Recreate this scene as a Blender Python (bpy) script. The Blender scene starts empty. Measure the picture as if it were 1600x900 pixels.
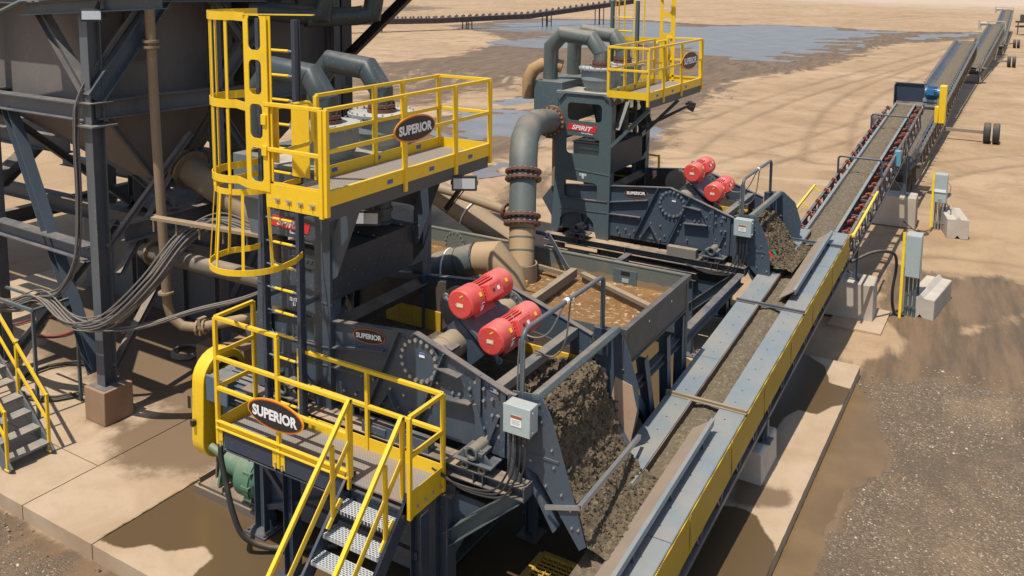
import bpy, bmesh, math, random
from mathutils import Vector, Matrix, noise
from mathutils.geometry import tessellate_polygon
R = math.radians
random.seed(7)
sc = bpy.context.scene
COL = sc.collection
WL = {}                      # world location of every linked object
V = Vector

# ------------------------------------------------------------------ mesh builder
class MB:
    def __init__(s): s.v = []; s.f = []; s.m = []; s.k = []
    def add(s, vs, fs, m=0):
        o = len(s.v); s.v += [tuple(x) for x in vs]; s.k.append((o, len(s.v), len(s.f), len(s.f)+len(fs)))
        for f in fs: s.f.append(tuple(i + o for i in f)); s.m.append(m)
        return s
    def box(s, x0, x1, y0, y1, z0, z1, m=0):
        if x0 > x1: x0, x1 = x1, x0
        if y0 > y1: y0, y1 = y1, y0
        if z0 > z1: z0, z1 = z1, z0
        v = [(x0,y0,z0),(x1,y0,z0),(x1,y1,z0),(x0,y1,z0),(x0,y0,z1),(x1,y0,z1),(x1,y1,z1),(x0,y1,z1)]
        return s.add(v, [(0,3,2,1),(4,5,6,7),(0,1,5,4),(1,2,6,5),(2,3,7,6),(3,0,4,7)], m)
    def frame(s, p, q, up):
        p, q = V(p), V(q); d = (q - p).normalized(); up = V(up)
        if abs(d.dot(up.normalized())) > .98: up = V((0,1,0)) if abs(d.y) < .9 else V((1,0,0))
        a = d.cross(up).normalized(); b = a.cross(d).normalized()
        return p, q, a, b
    def bar(s, p, q, w, h, up=(0,0,1), m=0, oa=0, ob=0):
        p, q, a, b = s.frame(p, q, up)
        vs = []
        for c in (p, q):
            for i, j in ((-1,-1),(1,-1),(1,1),(-1,1)):
                vs.append(c + a*(oa + i*w/2) + b*(ob + j*h/2))
        return s.add(vs, [(3,2,1,0),(4,5,6,7),(0,1,5,4),(1,2,6,5),(2,3,7,6),(3,0,4,7)], m)
    def ibeam(s, p, q, w, h, t=.015, up=(0,0,1), m=0):
        s.bar(p, q, w, t, up, m, 0, h/2 - t/2); s.bar(p, q, w, t, up, m, 0, -h/2 + t/2)
        return s.bar(p, q, t, h - 2*t, up, m)
    def angle(s, p, q, w, h, t=.01, up=(0,0,1), m=0):
        s.bar(p, q, w, t, up, m, 0, h/2); return s.bar(p, q, t, h, up, m, w/2 - t/2, -t/2)
    def cyl(s, p, q, r, r2=None, n=14, m=0, cap=True):
        r2 = r if r2 is None else r2
        p, q, a, b = s.frame(p, q, (0,0,1))
        vs = []
        for c, rr in ((p, r), (q, r2)):
            for k in range(n):
                t = 2*math.pi*k/n; vs.append(c + a*(rr*math.cos(t)) + b*(rr*math.sin(t)))
        fs = [(k, (k+1) % n, n + (k+1) % n, n + k) for k in range(n)]
        if cap: fs += [tuple(range(n-1, -1, -1)), tuple(range(n, 2*n))]
        return s.add(vs, fs, m)
    def ring(s, p, q, ro, ri, n=20, m=0):
        p, q, a, b = s.frame(p, q, (0,0,1)); vs = []
        for c in (p, q):
            for rr in (ro, ri):
                for k in range(n):
                    t = 2*math.pi*k/n; vs.append(c + a*(rr*math.cos(t)) + b*(rr*math.sin(t)))
        fs = []
        for k in range(n):
            j = (k+1) % n
            fs += [(k, j, 2*n+j, 2*n+k), (n+j, n+k, 3*n+k, 3*n+j), (j, k, n+k, n+j), (2*n+k, 2*n+j, 3*n+j, 3*n+k)]
        return s.add(vs, fs, m)
    def flange(s, c, d, r, t=.05, n=20, m=0, mb=None, bolts=14, rb=None):
        c, d = V(c), V(d).normalized()
        s.cyl(c - d*t/2, c + d*t/2, r, n=n, m=m)
        _, _, a, b = s.frame(c, c + d, (0,0,1))
        for k in range(bolts):
            u = 2*math.pi*k/bolts; pp = c + (a*math.cos(u) + b*math.sin(u))*(r*.88)
            s.cyl(pp - d*(t/2+.018), pp + d*(t/2+.018), rb or r*.05, n=6, m=mb if mb is not None else m)
        return s
    def tube(s, pts, r, n=12, m=0, cap=True, closed=False):
        pts = [V(p) for p in pts]; N = len(pts); rs = r if isinstance(r, (list, tuple)) else [r]*N
        T = []
        for i in range(N):
            if closed: d = (pts[(i+1) % N] - pts[i-1])
            elif i == 0: d = pts[1]-pts[0]
            elif i == N-1: d = pts[-1]-pts[-2]
            else: d = (pts[i+1]-pts[i]).normalized() + (pts[i]-pts[i-1]).normalized()
            T.append(d.normalized())
        a = T[0].orthogonal().normalized(); vs = []
        for i in range(N):
            a = (a - T[i]*a.dot(T[i])).normalized(); b = T[i].cross(a)
            k = 1.0
            if 0 < i < N-1 and not closed:
                c = T[i].dot((pts[i+1]-pts[i]).normalized()); k = 1/max(c, .55)
                bend = ((pts[i+1]-pts[i]).normalized() - (pts[i]-pts[i-1]).normalized())
                bend = (bend - T[i]*bend.dot(T[i]))
                bn = bend.normalized() if bend.length > 1e-5 else None
            else: bn = None
            for j in range(n):
                t = 2*math.pi*j/n; o = a*math.cos(t) + b*math.sin(t)
                if bn is not None: o = o + bn*(o.dot(bn)*(k-1))
                vs.append(pts[i] + o*rs[i])
        fs = []
        for i in range(N if closed else N-1):
            i2 = (i+1) % N
            for j in range(n):
                j2 = (j+1) % n; fs.append((i*n+j, i*n+j2, i2*n+j2, i2*n+j))
        if cap and not closed: fs += [tuple(range(n-1, -1, -1)), tuple(range((N-1)*n, N*n))]
        return s.add(vs, fs, m)
    def rail(s, pts, w=.045, m=0, closed=False):          # square tube along points, each leg a bar
        for p, q in zip(pts, pts[1:]): s.bar(p, q, w, w, (0,0,1), m)
        return s
    def strip(s, pts, h, t, m=0):                          # flat vertical band following points (cage hoops)
        for p, q in zip(pts, pts[1:]):
            s.bar(p, q, t, h, (0,0,1), m)
        return s
    def plate(s, poly, holes=(), org=(0,0,0), u=(1,0,0), w=(0,0,1), t=.02, m=0):
        org, u, w = V(org), V(u), V(w); n = u.cross(w).normalized()
        loops = [list(poly)] + [list(h) for h in holes]
        tri = tessellate_polygon([[V((a, b, 0)) for a, b in L] for L in loops])
        flat = [p for L in loops for p in L]; N = len(flat)
        vs = [org + u*a + w*b + n*t/2 for a, b in flat] + [org + u*a + w*b - n*t/2 for a, b in flat]
        fs = []
        for a, b, c in tri:
            A, B, Cc = flat[a], flat[b], flat[c]
            if (B[0]-A[0])*(Cc[1]-A[1]) - (B[1]-A[1])*(Cc[0]-A[0]) < 0: b, c = c, b
            fs += [(a, b, c), (N+c, N+b, N+a)]
        o = 0
        for li, L in enumerate(loops):
            k = len(L); area = sum(L[i][0]*L[(i+1) % k][1] - L[(i+1) % k][0]*L[i][1] for i in range(k))
            ccw = area > 0; want = (li == 0)
            for i in range(k):
                a, b = o+i, o+(i+1) % k
                if ccw != want: a, b = b, a
                fs.append((b, a, N+a, N+b))
            o += k
        return s.add(vs, fs, m)
    def bolts(s, pts, n, r=.016, h=.02, m=0):
        n = V(n).normalized()
        for p in pts: s.cyl(V(p), V(p) + n*h, r, n=6, m=m)
        return s
    def pieces(s, gap=.02):
        """groups of shapes that touch one another"""
        B = []
        for a, b, _, _ in s.k:
            q = s.v[a:b]; B.append([(min(p[i] for p in q)-gap, max(p[i] for p in q)+gap) for i in range(3)])
        n = len(B); par = list(range(n))
        def find(i):
            while par[i] != i: par[i] = par[par[i]]; i = par[i]
            return i
        for i in range(n):
            for j in range(i):
                if all(B[i][c][0] <= B[j][c][1] and B[j][c][0] <= B[i][c][1] for c in range(3)): par[find(i)] = find(j)
        g = {}
        for i in range(n): g.setdefault(find(i), []).append(i)
        return list(g.values())
    def build(s, name, mats, parent=None, smooth=True, bevel=0, ang=32):
        if parent and 1 < len(s.k) <= 260 and name not in ('bolt_set', 'name_plate', 'label', 'sticker', 'safety_sticker', 'stiffener'):
            G = s.pieces()
            if 1 < len(G) <= 60:
                first = None
                for g in G:
                    m = MB()
                    for i in g:
                        a, b, c, d = s.k[i]; m.add(s.v[a:b], [tuple(x-a for x in f) for f in s.f[c:d]], 0); m.m[-(d-c):] = s.m[c:d]
                    o = m.build1(name, mats, parent, smooth, bevel, ang); first = first or o
                return first
        return s.build1(name, mats, parent, smooth, bevel, ang)
    def build1(s, name, mats, parent=None, smooth=True, bevel=0, ang=32):
        if name == 'bolt_set' and parent and parent.type == 'MESH':      # bolt heads stay in the mesh of the part they hold
            me = parent.data; loc = WL[parent.name]; k = len(me.materials); me.materials.append(mats if not isinstance(mats, (list, tuple)) else mats[0])
            bm = bmesh.new(); bm.from_mesh(me); vv = [bm.verts.new((a-loc.x, b-loc.y, c-loc.z)) for a, b, c in s.v]
            for f in s.f:
                q = bm.faces.new([vv[i] for i in f]); q.material_index = k
            bm.to_mesh(me); bm.free(); me.update(); return parent
        if not isinstance(mats, (list, tuple)): mats = [mats]
        loc = WL[parent.name] if parent else V((0,0,0))
        if parent is None and s.v:
            xs = [p[0] for p in s.v]; ys = [p[1] for p in s.v]
            loc = V(((min(xs)+max(xs))/2, (min(ys)+max(ys))/2, min(p[2] for p in s.v)))
        me = bpy.data.meshes.new(name)
        me.from_pydata([(a-loc.x, b-loc.y, c-loc.z) for a, b, c in s.v], [], s.f)
        for mm in mats: me.materials.append(mm)
        me.polygons.foreach_set('material_index', s.m)
        if smooth:
            me.polygons.foreach_set('use_smooth', [True]*len(s.f))
            me.update(); me.set_sharp_from_angle(angle=R(ang))
        me.update()
        o = bpy.data.objects.new(name, me); COL.objects.link(o)
        if parent: o.parent = parent
        else: o.location = loc
        WL[o.name] = loc.copy()
        if bevel:
            b = o.modifiers.new('bevel', 'BEVEL'); b.width = bevel; b.segments = 2; b.limit_method = 'ANGLE'; b.angle_limit = R(40)
        return o

def tag(o, label=None, cat=None, group=None, kind=None):
    if label: o['label'] = label
    if cat: o['category'] = cat
    if group: o['group'] = group
    if kind: o['kind'] = kind
    return o
def thing(name, loc, label, cat, group=None):
    o = bpy.data.objects.new(name, None); COL.objects.link(o); o.location = loc; o.empty_display_size = .2
    WL[o.name] = V(loc); return tag(o, label, cat, group)
def struct(o): o['kind'] = 'structure'; return o
def kids(o): return [c for c in o.children]
def copy_tree(o, loc, label=None, parent=None):
    c = o.copy(); COL.objects.link(c)
    if parent: c.parent = parent
    else:
        c.location = loc
        if label: c['label'] = label
    for ch in kids(o): copy_tree(ch, None, None, c)
    return c
def circ(cx, cz, r, n=20, a0=0): return [(cx + r*math.cos(a0 + 2*math.pi*k/n), cz + r*math.sin(a0 + 2*math.pi*k/n)) for k in range(n)]
def rrect(x0, x1, z0, z1, r=.05, n=4):
    p = []
    for cx, cz, a in ((x1-r, z0+r, -90), (x1-r, z1-r, 0), (x0+r, z1-r, 90), (x0+r, z0+r, 180)):
        for k in range(n+1):
            t = R(a + 90*k/n); p.append((cx + r*math.cos(t), cz + r*math.sin(t)))
    return p
def arcpts(c, r, a0, a1, n, ax=(1,0,0), ay=(0,1,0)):
    c, ax, ay = V(c), V(ax), V(ay)
    return [c + ax*(r*math.cos(R(a0+(a1-a0)*k/n))) + ay*(r*math.sin(R(a0+(a1-a0)*k/n))) for k in range(n+1)]
def spline(pts, n=8):
    pts = [V(p) for p in pts]; P = [pts[0]*2-pts[1]] + pts + [pts[-1]*2-pts[-2]]; out = []
    for i in range(1, len(P)-2):
        for k in range(n):
            t = k/n; a, b, c, d = P[i-1], P[i], P[i+1], P[i+2]
            out.append(.5*((2*b) + (c-a)*t + (2*a-5*b+4*c-d)*t*t + (3*b-3*c+d-a)*t**3))
    return out + [pts[-1]]
def text_mesh(mb, s, size, org, u, w, m=0, bold=.012, depth=.004, shear=0, fit=None):
    cu = bpy.data.curves.new('lettering', 'FONT'); cu.body = s; cu.size = 1; cu.offset = bold; cu.align_x = 'CENTER'; cu.align_y = 'CENTER'; cu.shear = shear; cu.resolution_u = 3
    ob = bpy.data.objects.new('lettering', cu); COL.objects.link(ob)
    bpy.context.view_layer.update()
    me = bpy.data.meshes.new_from_object(ob.evaluated_get(bpy.context.evaluated_depsgraph_get()))
    u, w, org = V(u), V(w), V(org); n = u.cross(w).normalized()
    xs = [v.co.x for v in me.vertices]; ys = [v.co.y for v in me.vertices]
    W, H = max(xs)-min(xs), max(ys)-min(ys); cx, cy = (max(xs)+min(xs))/2, (max(ys)+min(ys))/2
    sx = sy = size
    if fit: sx, sy = fit[0]/W, fit[1]/H
    mb.add([org + u*((v.co.x-cx)*sx) + w*((v.co.y-cy)*sy) + n*depth for v in me.vertices], [tuple(p.vertices) for p in me.polygons], m)
    COL.objects.unlink(ob); bpy.data.objects.remove(ob); bpy.data.curves.remove(cu); bpy.data.meshes.remove(me)

# ------------------------------------------------------------------ materials
def nd(nt, t, **k):
    n = nt.nodes.new(t)
    for a, b in k.items(): setattr(n, a, b)
    return n
def lk(nt, a, b): nt.links.new(a, b)
def mixc(nt, fac, a, b, mode='MIX'):
    n = nd(nt, 'ShaderNodeMix', data_type='RGBA', blend_type=mode)
    for sock, val in ((n.inputs[0], fac), (n.inputs[6], a), (n.inputs[7], b)):
        if hasattr(val, 'links') or hasattr(val, 'is_linked'): lk(nt, val, sock)
        elif isinstance(val, (int, float)): sock.default_value = val
        else: sock.default_value = (*val, 1)
    return n.outputs[2]
def mth(nt, op, a, b=None, c=None, clamp=False):
    n = nd(nt, 'ShaderNodeMath', operation=op, use_clamp=clamp)
    for i, val in enumerate((a, b, c)):
        if val is None: continue
        if isinstance(val, (int, float)): n.inputs[i].default_value = val
        else: lk(nt, val, n.inputs[i])
    return n.outputs[0]
def noi(nt, vec, scale, detail=4, rough=.6, dist=0):
    n = nd(nt, 'ShaderNodeTexNoise'); n.inputs['Scale'].default_value = scale; n.inputs['Detail'].default_value = detail
    n.inputs['Roughness'].default_value = rough; n.inputs['Distortion'].default_value = dist
    if vec is not None: lk(nt, vec, n.inputs['Vector'])
    return n.outputs['Fac']
def ramp(nt, f, a, b):
    n = nd(nt, 'ShaderNodeMapRange'); n.inputs[1].default_value = a; n.inputs[2].default_value = b; lk(nt, f, n.inputs[0]); n.interpolation_type = 'SMOOTHSTEP'
    return n.outputs[0]
MATS = {}
def new_mat(name):
    m = bpy.data.materials.new(name); m.use_nodes = True; nt = m.node_tree; b = nt.nodes['Principled BSDF']
    return m, nt, b
def paint(name, base, rough=.45, metal=0, dust=.35, dustc=(.42,.30,.19), grime=.25, grimec=(.10,.07,.045), bump=.15, sc_=2.5, spec=.5, streak=0):
    """painted / bare metal with settled dust on level faces, grime patches and fine surface unevenness"""
    if name in MATS: return MATS[name]
    m, nt, b = new_mat(name)
    geo = nd(nt, 'ShaderNodeNewGeometry'); pos = geo.outputs['Position']
    n1 = noi(nt, pos, sc_, 6, .65); n2 = noi(nt, pos, sc_*9, 3, .6); n3 = noi(nt, pos, .7, 3, .5)
    v = mth(nt, 'MULTIPLY_ADD', n2, .22, .89)
    c = mixc(nt, 1.0, base, (1,1,1), 'MULTIPLY')
    hv = nd(nt, 'ShaderNodeHueSaturation'); lk(nt, c, hv.inputs['Color']); lk(nt, v, hv.inputs['Value']); c = hv.outputs[0]
    g = mth(nt, 'MULTIPLY', ramp(nt, n1, .5, .78), grime)
    if streak:
        mp = nd(nt, 'ShaderNodeMapping'); mp.inputs['Scale'].default_value = (9,9,.7); lk(nt, pos, mp.inputs['Vector'])
        s_ = noi(nt, mp.outputs[0], 1.2, 4, .6); g = mth(nt, 'MAXIMUM', g, mth(nt, 'MULTIPLY', ramp(nt, s_, .5, .75), streak))
    c = mixc(nt, g, c, grimec)
    sx = nd(nt, 'ShaderNodeSeparateXYZ'); lk(nt, geo.outputs['Normal'], sx.inputs[0])
    up = ramp(nt, sx.outputs[2], .35, .95)
    d = mth(nt, 'MULTIPLY', up, mth(nt, 'MULTIPLY_ADD', ramp(nt, mth(nt, 'ADD', mth(nt, 'MULTIPLY', n1, .6), mth(nt, 'MULTIPLY', n3, .4)), .38, .62), .75, .25))
    d = mth(nt, 'MULTIPLY', d, dust, clamp=True)
    c = mixc(nt, d, c, dustc)
    sp = noi(nt, pos, 26, 2, .5); c = mixc(nt, mth(nt, 'MULTIPLY', mth(nt, 'MULTIPLY', ramp(nt, sp, .64, .72), ramp(nt, n3, .42, .62)), min(.6, .25+dust)), c, tuple(x*.8 for x in dustc))
    lk(nt, c, b.inputs['Base Color'])
    rr = mth(nt, 'ADD', mth(nt, 'MULTIPLY_ADD', n1, .3, rough-.15), mth(nt, 'MULTIPLY', d, .35), clamp=True); lk(nt, rr, b.inputs['Roughness'])
    b.inputs['Metallic'].default_value = metal; b.inputs['Specular IOR Level'].default_value = spec
    if bump:
        bp = nd(nt, 'ShaderNodeBump'); bp.inputs['Strength'].default_value = bump; bp.inputs['Distance'].default_value = .01
        lk(nt, mth(nt, 'ADD', n1, mth(nt, 'MULTIPLY', n2, .3)), bp.inputs['Height']); lk(nt, bp.outputs[0], b.inputs['Normal'])
    MATS[name] = m; return m
def flat(name, base, rough=.5, metal=0):
    if name in MATS: return MATS[name]
    m, nt, b = new_mat(name)
    geo = nd(nt, 'ShaderNodeNewGeometry'); n = noi(nt, geo.outputs['Position'], 30, 3)
    lk(nt, mixc(nt, mth(nt, 'MULTIPLY', n, .25), base, tuple(x*.7 for x in base)), b.inputs['Base Color'])
    b.inputs['Roughness'].default_value = rough; b.inputs['Metallic'].default_value = metal
    MATS[name] = m; return m
STEEL = paint('slate_steel', (.052,.073,.097), .40, dust=.38, grime=.28, grimec=(.085,.075,.062), streak=.14)
STEELG = paint('grey_green_steel', (.076,.108,.116), .43, dust=.4, grime=.3, streak=.12)
NAVY = paint('navy_steel', (.030,.044,.070), .4, dust=.3, grime=.2)
BLACK = paint('black_steel', (.012,.013,.015), .5, dust=.35, grime=.3)
DIRTY = paint('dirty_steel', (.085,.090,.096), .6, dust=.6, grime=.6, grimec=(.15,.11,.075), streak=.4)
DUSTY = paint('dusty_hopper_plate', (.135,.122,.112), .75, dust=.6, grime=.75, grimec=(.19,.14,.095), streak=.6)
YEL = paint('safety_yellow', (.76,.485,.014), .38, dust=.30, dustc=(.50,.36,.17), grime=.30, grimec=(.46,.28,.035), bump=.10, sc_=5, streak=.12)
YELD = paint('worn_yellow', (.62,.37,.03), .5, dust=.4, grime=.35)
RED = paint('motor_red', (.60,.064,.053), .42, dust=.3, grime=.25, grimec=(.36,.06,.045), dustc=(.6,.4,.33))
RUST = paint('rust_brown', (.115,.045,.030), .65, dust=.35, grime=.4)
ORANGE = paint('idler_red', (.30,.055,.028), .5, dust=.25, grime=.3)
GALV = paint('galvanised', (.42,.44,.45), .42, metal=.75, dust=.2, grime=.15)
BOLT = paint('bolt_zinc', (.50,.52,.54), .38, metal=.8, dust=.1, grime=.1, bump=0)
PALE = paint('pale_blue_panel', (.185,.235,.26), .42, metal=.15, dust=.5, dustc=(.36,.28,.19), grime=.12, sc_=1.1)
PIPE = paint('pipe_grey', (.085,.105,.100), .55, dust=.45, grime=.65, grimec=(.19,.15,.10), streak=.25, sc_=1.6)
PIPED = paint('pipe_dark', (.036,.050,.054), .45, dust=.2, grime=.35, grimec=(.09,.08,.065))
PIPET = paint('pipe_tan', (.255,.18,.108), .7, dust=.5, grime=.35, grimec=(.33,.22,.12))
CYC = paint('cyclone_grey', (.25,.295,.31), .5, dust=.75, dustc=(.50,.43,.34), grime=.15)
EBOX = paint('enclosure_grey', (.33,.39,.385), .42, dust=.35, grime=.08)
WHITE = flat('white_paint', (.78,.78,.76)); BLK = flat('black_paint', (.02,.018,.02)); ORG = flat('orange_paint', (.75,.22,.02)); YLBL = flat('yellow_label', (.8,.55,.02))
REDP = flat('red_paint', (.62,.035,.03)); BLUEL = flat('blue_label', (.05,.10,.35)); BROWNL = flat('brown_label', (.30,.09,.03))
BLUEM = paint('motor_blue', (.02,.13,.28), .38, dust=.1, grime=.1); MOTG = paint('motor_bluegrey', (.07,.11,.15), .5, dust=.85, dustc=(.27,.22,.16))
PUMPG = paint('pump_green', (.07,.16,.10), .5, dust=.45, grime=.4, grimec=(.2,.14,.09))
RUBBER = paint('rubber', (.02,.02,.02), .7, dust=.45, grime=.4)
TYRE = paint('tyre_rubber', (.035,.037,.037), .8, dust=.3, grime=.3, grimec=(.2,.15,.1))
GLASS = flat('lamp_lens', (.42,.45,.47), .25)
CABLE = paint('cable_grey', (.13,.12,.11), .6, dust=.4, grime=.3, bump=0)
REDHOSE = paint('red_hose', (.22,.03,.025), .5, dust=.2, bump=0)
WOOD = paint('dirty_timber_grey', (.20,.16,.105), .8, dust=.6, grime=.3)
SCREENF = paint('screen_panel_yellow', (.50,.30,.02), .6, dust=.5, grime=.9, grimec=(.09,.06,.03))

def grit(name, c1, c2, c3, scale=14, rough=.9, bump=.8, bd=.03):
    m, nt, b = new_mat(name); geo = nd(nt, 'ShaderNodeNewGeometry'); pos = geo.outputs['Position']
    a = noi(nt, pos, scale, 6, .7); d = noi(nt, pos, scale*.12, 4, .6)
    vo = nd(nt, 'ShaderNodeTexVoronoi'); vo.inputs['Scale'].default_value = scale*2.2; lk(nt, pos, vo.inputs['Vector'])
    c = mixc(nt, ramp(nt, a, .3, .7), c1, c2); c = mixc(nt, ramp(nt, d, .4, .7), c, c3)
    sepc = nd(nt, 'ShaderNodeSeparateColor'); lk(nt, vo.outputs['Color'], sepc.inputs[0])
    c = mixc(nt, mth(nt, 'MULTIPLY', ramp(nt, sepc.outputs[0], .8, 1), .4), c, tuple(min(1, x*1.9) for x in c2))
    lk(nt, c, b.inputs['Base Color']); b.inputs['Roughness'].default_value = rough
    bp = nd(nt, 'ShaderNodeBump'); bp.inputs['Strength'].default_value = bump; bp.inputs['Distance'].default_value = bd
    lk(nt, mth(nt, 'ADD', a, mth(nt, 'MULTIPLY', vo.outputs['Distance'], .5)), bp.inputs['Height']); lk(nt, bp.outputs[0], b.inputs['Normal'])
    MATS[name] = m; return m
SAND = grit('wet_sand', (.060,.043,.024), (.150,.112,.066), (.10,.073,.042), scale=11)
BELTS = grit('belt_sand', (.085,.064,.038), (.175,.135,.082), (.13,.098,.06), scale=13)
def concrete(name, base, wetc, joint=0):
    m, nt, b = new_mat(name); geo = nd(nt, 'ShaderNodeNewGeometry'); pos = geo.outputs['Position']
    n1 = noi(nt, pos, .8, 6, .6, .6); n2 = noi(nt, pos, 5, 6, .7); n3 = noi(nt, pos, 40, 3, .6)
    at = nd(nt, 'ShaderNodeAttribute', attribute_name='wet')
    w = ramp(nt, mth(nt, 'ADD', at.outputs['Fac'], mth(nt, 'ADD', mth(nt, 'MULTIPLY_ADD', n2, .18, -.09), mth(nt, 'MULTIPLY_ADD', n1, .30, -.15))), .46, .54)
    at2 = nd(nt, 'ShaderNodeAttribute', attribute_name='stain')
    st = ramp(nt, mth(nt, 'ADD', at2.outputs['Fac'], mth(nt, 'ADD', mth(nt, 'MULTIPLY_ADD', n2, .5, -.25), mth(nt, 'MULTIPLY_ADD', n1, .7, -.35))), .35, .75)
    c = mixc(nt, ramp(nt, n1, .35, .7), base, tuple(x*y for x, y in zip(base, (.80,.74,.66))))
    c = mixc(nt, ramp(nt, n2, .5, .8), c, tuple(x*.78 for x in base)); c = mixc(nt, mth(nt, 'MULTIPLY', n3, .18), c, tuple(x*.6 for x in base))
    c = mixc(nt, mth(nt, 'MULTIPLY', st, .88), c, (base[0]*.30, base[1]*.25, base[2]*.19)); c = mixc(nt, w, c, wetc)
    lk(nt, c, b.inputs['Base Color'])
    rw = mth(nt, 'MULTIPLY_ADD', w, -.62, .88); lk(nt, rw, b.inputs['Roughness'])
    bp = nd(nt, 'ShaderNodeBump'); bp.inputs['Distance'].default_value = .01
    lk(nt, mth(nt, 'MULTIPLY_ADD', w, -.22, .25), bp.inputs['Strength']); lk(nt, mth(nt, 'ADD', n2, mth(nt, 'MULTIPLY', n3, .4)), bp.inputs['Height']); lk(nt, bp.outputs[0], b.inputs['Normal'])
    MATS[name] = m; return m
SLAB = concrete('slab_concrete', (.44,.325,.215), (.105,.068,.034))
BLOCKM = concrete('block_concrete', (.50,.45,.38), (.2,.17,.14))
PEDM = concrete('pedestal_concrete', (.30,.19,.115), (.2,.14,.1))
def water(name, c, rough=.05, bump=.05, scale=3, foam=0, foamc=(.5,.36,.2)):
    m, nt, b = new_mat(name); geo = nd(nt, 'ShaderNodeNewGeometry'); pos = geo.outputs['Position']
    n = noi(nt, pos, scale, 5, .6, .8); n2 = noi(nt, pos, scale*.25, 4, .6)
    cc = mixc(nt, ramp(nt, n2, .3, .7), c, tuple(x*.72 for x in c))
    if foam: cc = mixc(nt, mth(nt, 'MULTIPLY', ramp(nt, n, .52, .72), foam), cc, foamc)
    lk(nt, cc, b.inputs['Base Color']); b.inputs['Roughness'].default_value = rough
    bp = nd(nt, 'ShaderNodeBump'); bp.inputs['Strength'].default_value = bump; bp.inputs['Distance'].default_value = .03; lk(nt, n, bp.inputs['Height']); lk(nt, bp.outputs[0], b.inputs['Normal'])
    b.inputs['Specular IOR Level'].default_value = .35 if 'pond' in name else .5
    MATS[name] = m; return m
PUDW = water('muddy_puddle', (.20,.125,.055), .14, .03)
PONDW = water('pond_water', (.19,.17,.15), .30, .8, 1.6)
PURPW = water('shallow_water', (.20,.155,.125), .2, .15, 1.6)
TANKW = water('slurry_water', (.26,.135,.048), .35, 1.0, 13, .95, (.58,.41,.24))
def tread(name, c):
    m, nt, b = new_mat(name); geo = nd(nt, 'ShaderNodeNewGeometry'); pos = geo.outputs['Position']
    br = nd(nt, 'ShaderNodeTexChecker'); br.inputs['Scale'].default_value = 45; lk(nt, pos, br.inputs['Vector'])
    n = noi(nt, pos, 3, 5, .6)
    c1 = mixc(nt, ramp(nt, n, .35, .7), c, (.36,.27,.19)); cc = mixc(nt, mth(nt, 'MULTIPLY', br.outputs['Fac'], .35), c1, tuple(x*.45 for x in c)); lk(nt, cc, b.inputs['Base Color'])
    b.inputs['Roughness'].default_value = .6; b.inputs['Metallic'].default_value = .3
    bp = nd(nt, 'ShaderNodeBump'); bp.inputs['Strength'].default_value = .5; bp.inputs['Distance'].default_value = .005; lk(nt, br.outputs['Fac'], bp.inputs['Height']); lk(nt, bp.outputs[0], b.inputs['Normal'])
    MATS[name] = m; return m
CHECK = tread('checker_deck', (.30,.28,.26))
def meshpanel(name):
    m, nt, b = new_mat(name); geo = nd(nt, 'ShaderNodeNewGeometry'); pos = geo.outputs['Position']
    sx = nd(nt, 'ShaderNodeSeparateXYZ'); lk(nt, pos, sx.inputs[0])
    f = mth(nt, 'MULTIPLY', mth(nt, 'SINE', mth(nt, 'MULTIPLY', mth(nt, 'ADD', sx.outputs[1], sx.outputs[2]), 90)), mth(nt, 'SINE', mth(nt, 'MULTIPLY', mth(nt, 'SUBTRACT', sx.outputs[1], sx.outputs[2]), 90)))
    lk(nt, mixc(nt, ramp(nt, f, -.1, .3), (.50,.335,.014), (.15,.10,.02)), b.inputs['Base Color']); b.inputs['Roughness'].default_value = .5
    MATS[name] = m; return m
GUARD = meshpanel('yellow_mesh_guard')

def griptread():
    m, nt, b = new_mat('grip_tread'); geo = nd(nt, 'ShaderNodeNewGeometry'); pos = geo.outputs['Position']
    mp = nd(nt, 'ShaderNodeMapping'); lk(nt, pos, mp.inputs['Vector'])
    br = nd(nt, 'ShaderNodeTexBrick'); lk(nt, mp.outputs[0], br.inputs['Vector']); br.inputs['Scale'].default_value = 1; br.inputs['Brick Width'].default_value = .05; br.inputs['Row Height'].default_value = .027; br.inputs['Mortar Size'].default_value = .0085; br.inputs['Mortar Smooth'].default_value = .3; br.offset = .5
    br.inputs['Color1'].default_value = (.035,.035,.035,1); br.inputs['Color2'].default_value = (.05,.05,.05,1); br.inputs['Mortar'].default_value = (.56,.58,.57,1)
    n = noi(nt, pos, 6, 4); lk(nt, mixc(nt, mth(nt, 'MULTIPLY', ramp(nt, n, .45, .75), .3), br.outputs['Color'], (.36,.29,.21)), b.inputs['Base Color']); b.inputs['Roughness'].default_value = .5; b.inputs['Metallic'].default_value = .2
    bp = nd(nt, 'ShaderNodeBump'); bp.inputs['Strength'].default_value = .8; bp.inputs['Distance'].default_value = .01; lk(nt, br.outputs['Fac'], bp.inputs['Height']); lk(nt, bp.outputs[0], b.inputs['Normal'])
    return m
GRIP = griptread()

WCOL = paint('weathered_steel', (.088,.100,.112), .55, dust=.5, grime=.55, grimec=(.17,.13,.09), streak=.45)
OCHRE = paint('pipe_ochre', (.36,.24,.13), .7, dust=.4, grime=.3, grimec=(.27,.17,.09))
DBEAM = paint('dusty_beam', (.052,.064,.075), .5, dust=1.0, dustc=(.40,.285,.185), grime=.3)
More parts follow.
